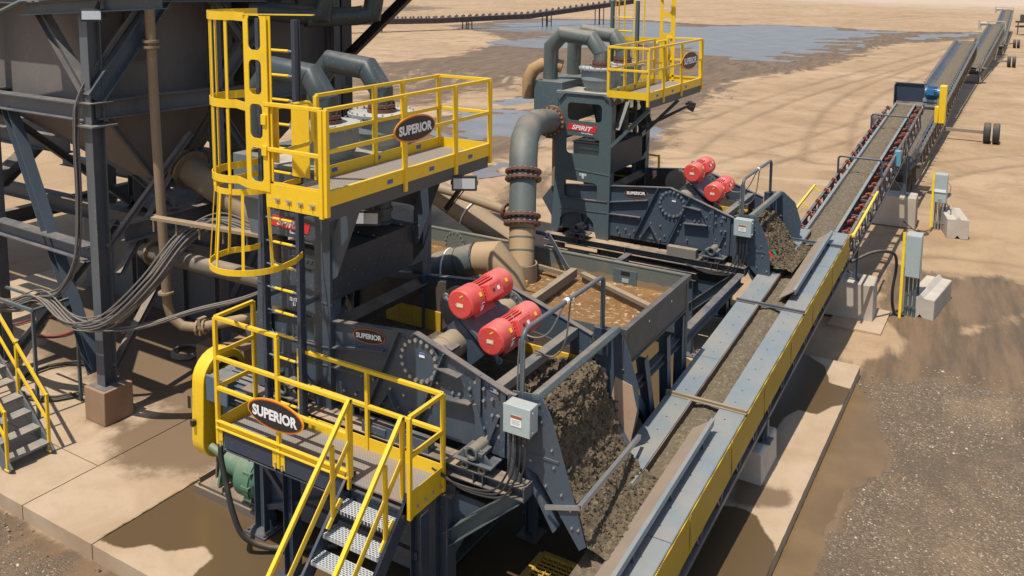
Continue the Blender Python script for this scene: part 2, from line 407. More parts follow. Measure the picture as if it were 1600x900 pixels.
# ------------------------------------------------------------------ camera, sky, sun
F_PX, CXP, CYP = 1353.238, 800.0, 125.166
yaw, pitch, roll = R(-30.88348), R(6.92073), R(.44516)
fw = V((math.sin(yaw)*math.cos(pitch), math.cos(yaw)*math.cos(pitch), -math.sin(pitch)))
rt = V((math.cos(yaw), -math.sin(yaw), 0)); upv = rt.cross(fw)
rt, upv = rt*math.cos(roll) + upv*math.sin(roll), upv*math.cos(roll) - rt*math.sin(roll)
cam = bpy.data.cameras.new('camera'); co = bpy.data.objects.new('camera', cam); COL.objects.link(co)
mw = Matrix((rt, upv, -fw)).transposed().to_4x4(); mw.translation = V((0,0,7.9)); co.matrix_world = mw
cam.sensor_width = 36; cam.lens = 36*F_PX/1600; cam.shift_y = -(450-CYP)/1600; cam.clip_start = .1; cam.clip_end = 6000
sc.camera = co
w = bpy.data.worlds.new('World'); sc.world = w; w.use_nodes = True; nt = w.node_tree
bg = nt.nodes['Background']; sky = nt.nodes.new('ShaderNodeTexSky'); sky.sky_type = 'NISHITA'; sky.sun_disc = False
SUN = V((-.055, -.37, .926)).normalized()
el = math.asin(SUN.z); sky.sun_elevation = el; sky.sun_rotation = math.atan2(SUN.x, SUN.y); sky.dust_density = 1.2; sky.air_density = 1.0
nt.links.new(sky.outputs[0], bg.inputs[0]); bg.inputs[1].default_value = .13
sl = bpy.data.lights.new('sun', 'SUN'); sl.energy = 4.8; sl.angle = R(.53); sl.color = (1, .945, .86)
so = bpy.data.objects.new('sun', sl); COL.objects.link(so); so.rotation_euler = SUN.to_track_quat('Z', 'Y').to_euler(); so.location = (0,-10,40)
sc.view_settings.view_transform = 'Standard'; sc.view_settings.look = 'None'; sc.view_settings.exposure = .12; sc.view_settings.gamma = 1
sc.cycles.use_denoising = True; sc.cycles.max_bounces = 6

# ------------------------------------------------------------------ ground and water
def sd_poly(x, y, P):
    inside = False; d = 1e9; n = len(P); j = n-1
    for i in range(n):
        ax, ay = P[i]; bx, by = P[j]
        if (ay > y) != (by > y) and x < (bx-ax)*(y-ay)/(by-ay) + ax: inside = not inside
        ex, ey = bx-ax, by-ay; t = max(0, min(1, ((x-ax)*ex + (y-ay)*ey)/(ex*ex+ey*ey+1e-9)))
        dd = (x-ax-ex*t)**2 + (y-ay-ey*t)**2
        if dd < d: d = dd
        j = i
    d = math.sqrt(d); return d if inside else -d
class Region:
    def __init__(s, P, soft=.5, amp=1.0):
        s.P = P; s.soft = soft; s.amp = amp
        s.bb = (min(p[0] for p in P)-soft, max(p[0] for p in P)+soft, min(p[1] for p in P)-soft, max(p[1] for p in P)+soft)
    def at(s, x, y):
        b = s.bb
        if x < b[0] or x > b[1] or y < b[2] or y > b[3]: return 0
        return s.amp*max(0, min(1, .5 + .5*sd_poly(x, y, s.P)/s.soft))
def field(regs, x, y): return max([r.at(x, y) for r in regs] or [0])

POND1 = [(-69.24,107.37),(-73.61,122.94),(-74.61,140.58),(-60.65,146.31),(-47.05,134.94),(-39.59,145.39),(-28.28,145.4),(-23.92,142.65),(-18.21,141.32),(-18.54,132.33),(-20.57,123.01),(-22.25,118.88),(-19.86,110.25),(-19.63,101.52),(-21.11,92.74),(-21.8,83.98),(-24.89,84.93),(-29.4,88.6),(-33.91,93.19),(-41.14,99.42),(-46.43,103.54),(-56.45,108.34),(-64.35,107.49)]
POND2 = [(-14.1,124.99),(-13.47,137.87),(-10.33,140.27),(-7.44,147.78),(-6.53,141.48),(-9.86,134.12),(-12.17,125.02)]
POND3 = [(-55.1,89.04),(-54.95,100.01),(-45.49,101.45),(-38.86,93.93),(-41.0,88.02),(-46.48,86.13),(-51.51,84.63)]
POND4 = [(-26.43,37.07),(-28.02,41.09),(-26.53,44.38),(-23.36,44.18),(-21.64,40.22),(-21.49,37.24),(-23.02,36.03),(-24.38,35.76)]
POND5 = [(-19.68,30.07),(-19.05,31.37),(-18.27,29.84),(-18.63,28.79)]
POND6 = [(-18.42,44.8),(-16.39,42.54),(-15.72,40.82),(-16.74,40.78)]
POND7 = [(-29.14,47.13),(-28.87,51.73),(-27.53,48.91),(-27.65,45.48)]
PUD = [(-2.9,19.0),(-2.66,17.51),(-2.3,16.97),(-1.68,15.74),(-1.56,15.21),(-1.61,14.52),(-1.97,13.98),(-2.13,13.29),(-2.12,12.56),(-1.97,11.99),(-2.04,11.49),(-2.2,9.5),(-2.9,9.5)]
def grow(P, d):
    cx = sum(p[0] for p in P)/len(P); cy = sum(p[1] for p in P)/len(P)
    return [(cx+(x-cx)*d, cy+(y-cy)*d) for x, y in P]
G_WET = [Region([(-26,3),(-26,6.7),(-8,6.7),(-5,3)], .3, .72), Region([(-2.7,19.3),(-.9,19.3),(-.3,9),(-2.7,9)], .35, .8), Region([(-3.0,26.2),(-1.68,26.1),(.31,26.45),(2.5,26),(2.5,23),(.33,24.2),(-.66,21.6),(-1.59,20.0),(-2.5,21.9)], .8),
         Region([(-2.64,19.06),(-1.67,21.24),(.34,23.84),(2.5,23),(2.5,18.5),(.38,18.4),(-1.25,17.6),(-2.09,17.9)], .7, .78),
         Region([(-2.3,13.1),(-1.42,14.96),(.42,14.67),(2,14),(2,10),(-2.3,10)], .9, .62),
         Region(grow(PUD, 1.12), .35),
         Region([(-2.5,17.5),(-.9,18.7),(2.5,19),(2.5,12),(-1,11),(-2.2,14)], 1.2, .5),
         Region([(-51.93,59.74),(-49.64,70.52),(-55,90),(-66,103),(-80,112),(-82,143),(-62,151),(-45,143),(-30,149),(-17.4,143.5),(-4.2,152.14),(-5.79,131.21),(-12.9,117.86),(-15.33,108.96),(-14.7,92.19),(-16.37,76.92),(-19.02,70.48),(-18.91,63.14),(-17.3,54.41),(-16.0,46.4),(-15.0,41.41),(-13.9,36.66),(-14.2,34),(-17.47,33),(-22,44),(-31,58)], 2.6, .86),
         Region([(-62,66),(-51.93,59.74),(-49.6,64.25),(-39.59,61.92),(-33.69,60.33),(-29.86,53.49),(-31.11,48.68),(-29.63,41.43),(-36,40),(-50,52)], 3, .60),
         Region([(-32,34),(-29.13,40),(-25.46,47.28),(-21,40),(-19.0,35),(-19.8,32.5),(-20.5,29.5),(-18,24),(-22,23),(-27,27)], 1.6, .82),
         Region([(-18,30),(-16.5,24),(-14.2,19.4),(-12.4,19.4),(-14,25),(-16,34)], 1.6, .60),
         Region([(-133.8,149.8),(-150,190),(-118,175),(-108,128)], 10, .68),
         Region([(-24,26),(-18,24.5),(-13.5,19.5),(-13.5,18.5),(-24,18.5)], 2, .74)] + [Region(grow(P, 1.12), 1.2) for P in (POND1, POND2, POND3, POND4, POND5, POND6, POND7)]
G_GRAV = [Region([(-2.6,17.9),(-1.2,19.0),(2.5,19.3),(2.5,9.0),(-2.6,9.0),(-2.0,13),(-1.6,15)], .45), Region([(-26,3),(-26,6.62),(-9,6.62),(-6,3)], .3, .6)]
def axis(lo, a, b, hi, st, g):
    x = [a + st*i for i in range(int((b-a)/st)+1)]
    t, s = x[-1], st
    while t < hi: s *= g; t += s; x.append(t)
    t, s = x[0], st; L = []
    while t > lo: s *= g; t -= s; L.append(t)
    return L[::-1] + x
xs = axis(-2500, -20, 5, 2500, .17, 1.06); ys = axis(-300, 4, 34, 4000, .17, 1.022)
PR = [Region(P, so_) for P, so_ in ((POND1,4),(POND2,1.6),(POND3,2),(POND4,1.6),(POND5,.5),(POND6,.5),(POND7,.8),(PUD,.35))]
def gz(x, y):
    z = gz0(x, y)
    for k, r in enumerate(PR):
        a = r.at(x, y)
        if a > 0:
            s_ = (a-.5)*2; f = (.45,1.1) if k < 3 else ((.9,2.2) if k < 7 else (2.5,6))
            n = .55*noise.noise(V((x*f[0]*.5, y*f[0], k))) + .3*noise.noise(V((x*f[1]*.5, y*f[1], k+5)))
            zt = -.19 - .042*s_ + (.15 if k < 3 else .095)*n*(1 if k < 7 else .25)*(1-max(0,s_)*.45)
            wgt = min(1, a*2.5); z = z*(1-wgt) + zt*wgt
    return z
def gz0(x, y):
    d = math.hypot(x, y); z = -.2
    if y > 18.6 or x > -2.2: z += .05*noise.noise(V((x*.35, y*.35, 0))) + .03*noise.noise(V((x*1.3, y*1.3, 3)))
    if d > 160: z += min(1, (d-160)/80)*1.1*max(0, noise.noise(V((x*.02, y*.03, 9))))
    return min(z, -.12) if d < 160 else z
RUTS = [([(-13.76,37.39),(-14.45,46.17),(-13.65,62.45),(-10.48,86.89),(-6.95,113.98)],1.0), ([(-11.19,27.43),(-10.47,36.33),(-8.3,45.69),(-6.18,58.6)],.9),
        ([(-52,52),(-42.72,49.11),(-33.25,47.23),(-29.48,53.75),(-26.85,65.07)],1.1), ([(-30,36),(-23.67,33.63),(-19.58,31.18),(-16.19,28.58)],1.0), ([(-29,34.5),(-22.6,32),(-18.6,29.8),(-15.2,27)],1.0), ([(-75,76),(-70.17,85.66),(-62.98,98.47),(-63.51,126.35)],1.2), ([(-3.0,24.4),(-2.13,26.6),(.3,27.2),(4,27)],.7), ([(-5.22,34.43),(-2.22,41.66),(.15,44.76)],.9), ([(-7.5,40),(-9.2,52),(-9.6,66),(-7.6,90),(-5.6,118)],1.0), ([(-60,170),(-45.66,167.49),(-31.02,164.9),(-19.2,206.88)],2.0)]
RUTP = []
for P, g in RUTS:
    q = [(p.x, p.y) for p in spline([(x, y, 0) for x, y in P], 6)]; RUTP.append((q, g, (min(p[0] for p in q)-3, max(p[0] for p in q)+3, min(p[1] for p in q)-3, max(p[1] for p in q)+3)))
def rut(x, y):
    best = 0
    for q, g, bb in RUTP:
        if x < bb[0] or x > bb[1] or y < bb[2] or y > bb[3]: continue
        d = 1e9
        for (ax, ay), (bx, by) in zip(q, q[1:]):
            ex, ey = bx-ax, by-ay; t = max(0, min(1, ((x-ax)*ex+(y-ay)*ey)/(ex*ex+ey*ey+1e-9))); d = min(d, math.hypot(x-ax-ex*t, y-ay-ey*t))
        w_ = .14 + .0025*y; best = max(best, max(0, 1-abs(d-g)/(w_*1.3)))
    return best*(.65+.5*noise.noise(V((x*.3, y*.3, 8))))
mb_v, wet, grav, rutv = [], [], [], []
for y in ys:
    for x in xs:
        on = y < 260 and abs(x) < 180
        wv = field(G_WET, x, y) if on else 0
        z = gz(x, y)
        if -22.3 < x < -2.3 and 6.3 < y < 18.4: z = -.24
        rv = rut(x, y) if 20 < y < 230 and on else 0; rutv.append(rv); z -= .05*rv
        mb_v.append((x, y, z)); wet.append(wv); grav.append(field(G_GRAV, x, y) if on and y < 22 else 0)
nx = len(xs)
fs = [(j*nx+i, j*nx+i+1, (j+1)*nx+i+1, (j+1)*nx+i) for j in range(len(ys)-1) for i in range(nx-1)]
me = bpy.data.meshes.new('ground'); me.from_pydata(mb_v, [], fs)
for nm, arr in (('wet', wet), ('gravel', grav), ('rut', rutv)):
    a = me.attributes.new(nm, 'FLOAT', 'POINT'); a.data.foreach_set('value', arr)
me.polygons.foreach_set('use_smooth', [True]*len(fs)); me.update()
ground = bpy.data.objects.new('ground', me); COL.objects.link(ground); struct(ground)
def dirt():
    m, nt, b = new_mat('tan_dirt'); geo = nd(nt, 'ShaderNodeNewGeometry'); pos = geo.outputs['Position']
    at = lambda n: nd(nt, 'ShaderNodeAttribute', attribute_name=n).outputs['Fac']
    big = noi(nt, pos, .06, 6, .6, .5); mid = noi(nt, pos, .45, 6, .65, .4); fine = noi(nt, pos, 6, 5, .7); tiny = noi(nt, pos, 45, 2, .6)
    def tracks(rot, sx, sy, warp):
        mp = nd(nt, 'ShaderNodeMapping'); mp.inputs['Rotation'].default_value = (0,0,rot); mp.inputs['Scale'].default_value = (sx, sy, 1)
        wp = nd(nt, 'ShaderNodeTexNoise'); wp.inputs['Scale'].default_value = .03; wp.inputs['Detail'].default_value = 1; lk(nt, pos, wp.inputs['Vector'])
        ad = nd(nt, 'ShaderNodeVectorMath', operation='MULTIPLY_ADD'); lk(nt, wp.outputs['Color'], ad.inputs[0]); ad.inputs[1].default_value = (warp,)*3; lk(nt, pos, ad.inputs[2])
        lk(nt, ad.outputs[0], mp.inputs['Vector']); return noi(nt, mp.outputs[0], 1, 5, .7)
    t1 = tracks(R(-6), 1.1, .035, 26); t2 = tracks(R(48), .035, 1.1, 18); t3 = tracks(R(-50), .02, .5, 20)
    base = mixc(nt, ramp(nt, big, .36, .64), (.405,.278,.165), (.335,.222,.122))
    base = mixc(nt, ramp(nt, mid, .42, .72), base, (.27,.178,.098))
    base = mixc(nt, mth(nt, 'MULTIPLY', ramp(nt, t1, .50, .70), .24), base, (.20,.132,.072))
    base = mixc(nt, mth(nt, 'MULTIPLY', ramp(nt, t2, .54, .70), .22), base, (.21,.138,.075))
    base = mixc(nt, mth(nt, 'MULTIPLY', ramp(nt, t3, .54, .72), .35), base, (.50,.39,.27))
    base = mixc(nt, mth(nt, 'MULTIPLY', ramp(nt, fine, .5, .8), .45), base, (.20,.132,.074))
    base = mixc(nt, mth(nt, 'MULTIPLY', ramp(nt, tiny, .55, .8), .3), base, (.50,.40,.29))
    base = mixc(nt, mth(nt, 'MULTIPLY', at('rut'), mth(nt, 'MULTIPLY_ADD', fine, .9, .35), clamp=True), base, (.165,.105,.057))
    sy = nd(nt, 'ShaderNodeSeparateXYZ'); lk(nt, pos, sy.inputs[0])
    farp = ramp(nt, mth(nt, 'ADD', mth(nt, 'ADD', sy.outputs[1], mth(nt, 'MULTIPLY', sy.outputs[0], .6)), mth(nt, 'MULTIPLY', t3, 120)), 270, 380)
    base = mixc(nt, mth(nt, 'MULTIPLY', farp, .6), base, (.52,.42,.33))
    wt = mth(nt, 'ADD', at('wet'), mth(nt, 'ADD', mth(nt, 'MULTIPLY_ADD', mid, .8, -.40), mth(nt, 'MULTIPLY_ADD', t1, .9, -.45)))
    wm = ramp(nt, wt, .37, .60)
    swirl = tracks(R(20), 2.2, .35, 9)
    wc = mixc(nt, ramp(nt, swirl, .35, .68), (.185,.118,.066), (.105,.073,.044))
    c = mixc(nt, wm, base, wc)
    gv = ramp(nt, mth(nt, 'ADD', at('gravel'), mth(nt, 'ADD', mth(nt, 'MULTIPLY_ADD', mid, .9, -.45), mth(nt, 'MULTIPLY_ADD', swirl, .5, -.25))), .45, .75)
    vo = nd(nt, 'ShaderNodeTexVoronoi'); vo.inputs['Scale'].default_value = 38; lk(nt, pos, vo.inputs['Vector'])
    sepc = nd(nt, 'ShaderNodeSeparateColor'); lk(nt, vo.outputs['Color'], sepc.inputs[0])
    gc = mixc(nt, ramp(nt, sepc.outputs[0], .45, 1), (.130,.094,.058), (.245,.178,.115)); gc = mixc(nt, ramp(nt, sepc.outputs[1], .95, .99), gc, (.46,.38,.29))
    c = mixc(nt, mth(nt, 'MULTIPLY', gv, .75), c, gc)
    c = mixc(nt, mth(nt, 'MULTIPLY', mth(nt, 'MULTIPLY', gv, ramp(nt, mid, .5, .66)), .7), c, (.115,.082,.052))
    lk(nt, c, b.inputs['Base Color']); lk(nt, mth(nt, 'MULTIPLY_ADD', wm, -.3, .95), b.inputs['Roughness']); b.inputs['Specular IOR Level'].default_value = .3
    h = mth(nt, 'ADD', mth(nt, 'MULTIPLY', fine, .5), mth(nt, 'ADD', mth(nt, 'MULTIPLY', t1, .8), mth(nt, 'MULTIPLY', mid, .8)))
    h = mth(nt, 'ADD', h, mth(nt, 'MULTIPLY', gv, mth(nt, 'MULTIPLY', vo.outputs['Distance'], -1.0)))
    bp = nd(nt, 'ShaderNodeBump'); bp.inputs['Strength'].default_value = .55; bp.inputs['Distance'].default_value = .06; lk(nt, h, bp.inputs['Height']); lk(nt, bp.outputs[0], b.inputs['Normal'])
    return m
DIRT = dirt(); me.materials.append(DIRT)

def sheet(name, P, z, mat, jit=.1, sub=9, kind='structure', label=None):
    """flat water sheet with an uneven shoreline"""
    pts = []
    n = len(P)
    for i in range(n):
        a, b = V((*P[i], 0)), V((*P[(i+1) % n], 0)); nn = V((-(b-a).y, (b-a).x, 0)).normalized(); L = (b-a).length
        for k in range(sub):
            p = a.lerp(b, k/sub); e = 1 if 0 < k else .6
            o = noise.noise(p*(.16/jit))*1.0 + .45*noise.noise(p*(.5/jit)+V((7,0,0)))
            p = p + nn*(o*jit*e); pts.append((p.x, p.y))
    tri = tessellate_polygon([[V((x, y, 0)) for x, y in pts]])
    m = MB(); m.add([(x, y, z) for x, y in pts], [t if (V((pts[t[1]][0]-pts[t[0]][0], pts[t[1]][1]-pts[t[0]][1],0)).cross(V((pts[t[2]][0]-pts[t[0]][0], pts[t[2]][1]-pts[t[0]][1],0))).z > 0) else t[::-1] for t in tri])
    o = m.build(name, mat, smooth=False); o['kind'] = kind; return o
for P, so_, nm, mt in ((POND1,4,'pond_water',PONDW),(POND2,1.6,'pond_water',PONDW),(POND3,2,'pond_water',PONDW),(POND4,1.6,'puddle',PURPW),(POND5,.5,'puddle',PURPW),(POND6,.5,'puddle',PURPW),(POND7,.8,'puddle',PURPW),(PUD,.25,'puddle',PUDW)):
    cx = sum(p[0] for p in P)/len(P); cy = sum(p[1] for p in P)/len(P); Q = []
    for x, y in P:
        d = V((x-cx, y-cy, 0)); d2 = d + d.normalized()*so_*.9; Q.append((cx+d2.x, cy+d2.y) if P is not PUD else (x if x < -2.7 else x+.25, y))
    sheet(nm, Q, -.192, mt, .02, 2)

# concrete pad in three pours, wet film and stains as per-point attributes
S_WET = [Region([(-10.705,6.75),(-10.3,6.78),(-10.1,6.9),(-10.14,7.03),(-9.67,7.06),(-9.34,7.41),(-9.05,7.29),(-8.99,6.9),(-8.9,6.3),(-3.6,6.3),(-2.2,9.9),(-2.42,10.9),(-2.5,11.4),(-2.62,11.65),(-2.8,11.85),(-2.97,12.1),(-3.21,12.2),(-3.72,12.0),(-3.9,13.2),(-4.4,16),(-9,18.5),(-10.71,13),(-10.71,8.0)], .30),
         Region([(-3.9,13.6),(-3.37,14.28),(-3.33,15.19),(-3.18,15.67),(-2.87,15.66),(-2.68,16.11),(-2.45,16.4),(-2.44,17.05),(-2.92,17.1),(-3.13,17.83),(-3.55,18.2),(-4.6,18.4),(-4.6,14)], .22)]
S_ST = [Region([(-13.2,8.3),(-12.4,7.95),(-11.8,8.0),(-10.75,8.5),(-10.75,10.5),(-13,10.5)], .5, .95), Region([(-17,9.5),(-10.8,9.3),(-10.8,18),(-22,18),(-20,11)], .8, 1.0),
        Region([(-3.53,12.95),(-3.23,13.13),(-3.04,13.0),(-2.69,13.08),(-2.55,12.8),(-2.63,12.49),(-2.92,12.35),(-3.21,12.17),(-3.5,12.2)], .18, .9), Region([(-11.9,7.8),(-11.5,7.9),(-11.5,8.15),(-11.9,8.1)], .3, .85), Region([(-12.3,8.0),(-10.75,8.6),(-10.75,9.6),(-12.3,9.6)], .4, .9), Region([(-14,8.5),(-12.45,8.5),(-13,9.2),(-14,9.4)], .4, .85)]
def pour(x0, x1, y0, y1, z0=-.32):
    n = max(2, int((x1-x0)/.11)); k = max(2, int((y1-y0)/.11)); m = MB(); vs = []; ws = []; ss = []
    for j in range(k+1):
        for i in range(n+1):
            x = x0 + (x1-x0)*i/n; y = y0 + (y1-y0)*j/k
            e = .006*noise.noise(V((x*6, y*6, 1))) if i in (0, n) or j in (0, k) else 0
            vs.append((x+e, y+e, .003*noise.noise(V((x, y, 0))))); ws.append(field(S_WET, x, y)); ss.append(field(S_ST, x, y))
    fs = [(j*(n+1)+i, j*(n+1)+i+1, (j+1)*(n+1)+i+1, (j+1)*(n+1)+i) for j in range(k) for i in range(n)]
    edge = [i for i in range(n+1)] + [j*(n+1)+n for j in range(1, k+1)] + [k*(n+1)+i for i in range(n-1, -1, -1)] + [j*(n+1) for j in range(k-1, 0, -1)]
    o0 = len(vs)
    for i in edge: vs.append((vs[i][0], vs[i][1], z0)); ws.append(0); ss.append(.45)
    L = len(edge)
    for q in range(L): fs.append((edge[q], o0+q, o0+(q+1) % L, edge[(q+1) % L]))
    m.add(vs, fs); m2 = m.build('concrete_slab', SLAB, smooth=False); struct(m2)
    for nm, arr in (('wet', ws), ('stain', ss)):
        a = m2.data.attributes.new(nm, 'FLOAT', 'POINT'); a.data.foreach_set('value', arr)
pour(-10.69, -2.52, 6.61, 18.2); pour(-12.39, -10.71, 6.61, 18.2); pour(-22, -12.41, 6.61, 7.83); pour(-22, -12.41, 7.85, 18.2)
pour(-3.6, -2.45, 20.5, 22.1, -.32)
for m_ in bpy.data.objects:
    if m_.name.startswith('concrete_slab.004'): m_.location.z -= .14

def pebbles(name, n, box, smin, smax, dens, label, z=-.2):
    m = [MB()]; t = (1+5**.5)/2
    iv = [V(p).normalized() for p in ((-1,t,0),(1,t,0),(-1,-t,0),(1,-t,0),(0,-1,t),(0,1,t),(0,-1,-t),(0,1,-t),(t,0,-1),(t,0,1),(-t,0,-1),(-t,0,1))]
    fi = [(0,11,5),(0,5,1),(0,1,7),(0,7,10),(0,10,11),(1,5,9),(5,11,4),(11,10,2),(10,7,6),(7,1,8),(3,9,4),(3,4,2),(3,2,6),(3,6,8),(3,8,9),(4,9,5),(2,4,11),(6,2,10),(8,6,7),(9,8,1)]
    c = 0; tries = 0
    while c < n and tries < n*12:
        tries += 1
        x = random.uniform(box[0], box[1]); y = random.uniform(box[2], box[3])
        if random.random() > dens(x, y): continue
        s = smin + (smax-smin)*random.random()**4; a = random.uniform(0, 6.28); sx, sy, sz = s*random.uniform(.7,1.3), s*random.uniform(.6,1), s*random.uniform(.35,.7)
        ca, sa = math.cos(a), math.sin(a); zz = max(z-.02, -.22)
        q = [(x + ca*v.x*sx - sa*v.y*sy, y + sa*v.x*sx + ca*v.y*sy, gz(x, y) + sz*.3 + v.z*sz) for v in (u*random.uniform(.8,1.15) for u in iv)]
        m[0].add(q, fi, 0 if random.random() < .5 else (1 if random.random() < .82 else 2)); c += 1
    o = m[0].build(name, [flat('stone_tan', (.27,.20,.135), .85), flat('stone_grey', (.16,.125,.09), .85), flat('stone_pale', (.46,.39,.31), .85)], smooth=False)
    return tag(o, label, 'gravel', kind='stuff')
GR = Region([(-2.5,17.9),(-1.2,19.2),(2.5,19.8),(2.5,9.0),(-2.5,9.0),(-2.1,13),(-1.6,15)], .35)
pudR = Region(PUD, .15)
pebbles('gravel', 5200, (-2.5,1.2,9.5,20), .005, .030, lambda x, y: GR.at(x, y)*(max(.02, .30+1.5*noise.noise(V((x*.9, y*.9, 4)))))*(0 if pudR.at(x, y) > .35 else 1), 'scattered small tan and grey stones on the damp dirt right of the concrete pad')
pebbles('gravel', 420, (-15,-8.5,4.2,6.55), .008, .035, lambda x, y: .1+.9*max(0, noise.noise(V((x, y, 2)))), 'loose small stones on the dirt in front of the concrete pad edge')
# ------------------------------------------------------------------ shared fittings
def oval_sign(parent, c, u, wv, W, H, txt='SUPERIOR', rim=True):
    """oval name plate with raised lettering"""
    mb = MB(); c, u, wv = V(c), V(u), V(wv)
    el = lambda k: [(W/2*k*math.cos(2*math.pi*i/40), (H/2 - W/2*(1-k))*math.sin(2*math.pi*i/40)) for i in range(40)]
    n = u.cross(wv).normalized()
    if rim:
        mb.plate(el(1), (), c, u, wv, .012, 2); mb.plate(el(.97), (), c + n*.006, u, wv, .008, 1); mb.plate(el(.94), (), c + n*.009, u, wv, .008, 0)
    else:
        mb.plate(el(1), (), c, u, wv, .004, 1); mb.plate(el(.96), (), c + n*.002, u, wv, .004, 0)
    text_mesh(mb, txt, 1, c, u, wv, 3, .045, .017 if rim else .006, fit=(W*.80, H*.36))
    return mb.build('name_plate', [BLK, flat('orange_rim', (.55,.10,.01)), flat('amber_rim', (.80,.36,.02)), WHITE], parent, smooth=False)
def decal(parent, c, u, wv, W, H, mats, rows, name='label'):
    mb = MB(); c, u, wv = V(c), V(u), V(wv); n = u.cross(wv).normalized()
    mb.plate([(-W/2,-H/2),(W/2,-H/2),(W/2,H/2),(-W/2,H/2)], (), c, u, wv, .003, 0)
    for (a, b, cc, d, mi) in rows: mb.plate([(a*W-W/2,b*H-H/2),(cc*W-W/2,b*H-H/2),(cc*W-W/2,d*H-H/2),(a*W-W/2,d*H-H/2)], (), c + n*.0025, u, wv, .002, mi)
    return mb.build(name, mats, parent, smooth=False)
LINES = [(.1,.55-.12*i,.9-.1*(i % 2),.59-.12*i,2) for i in range(4)]
def elbow_pipe(name, pts, r, mat, parent, n=20): return MB().tube(pts, r, n).build(name, mat, parent)

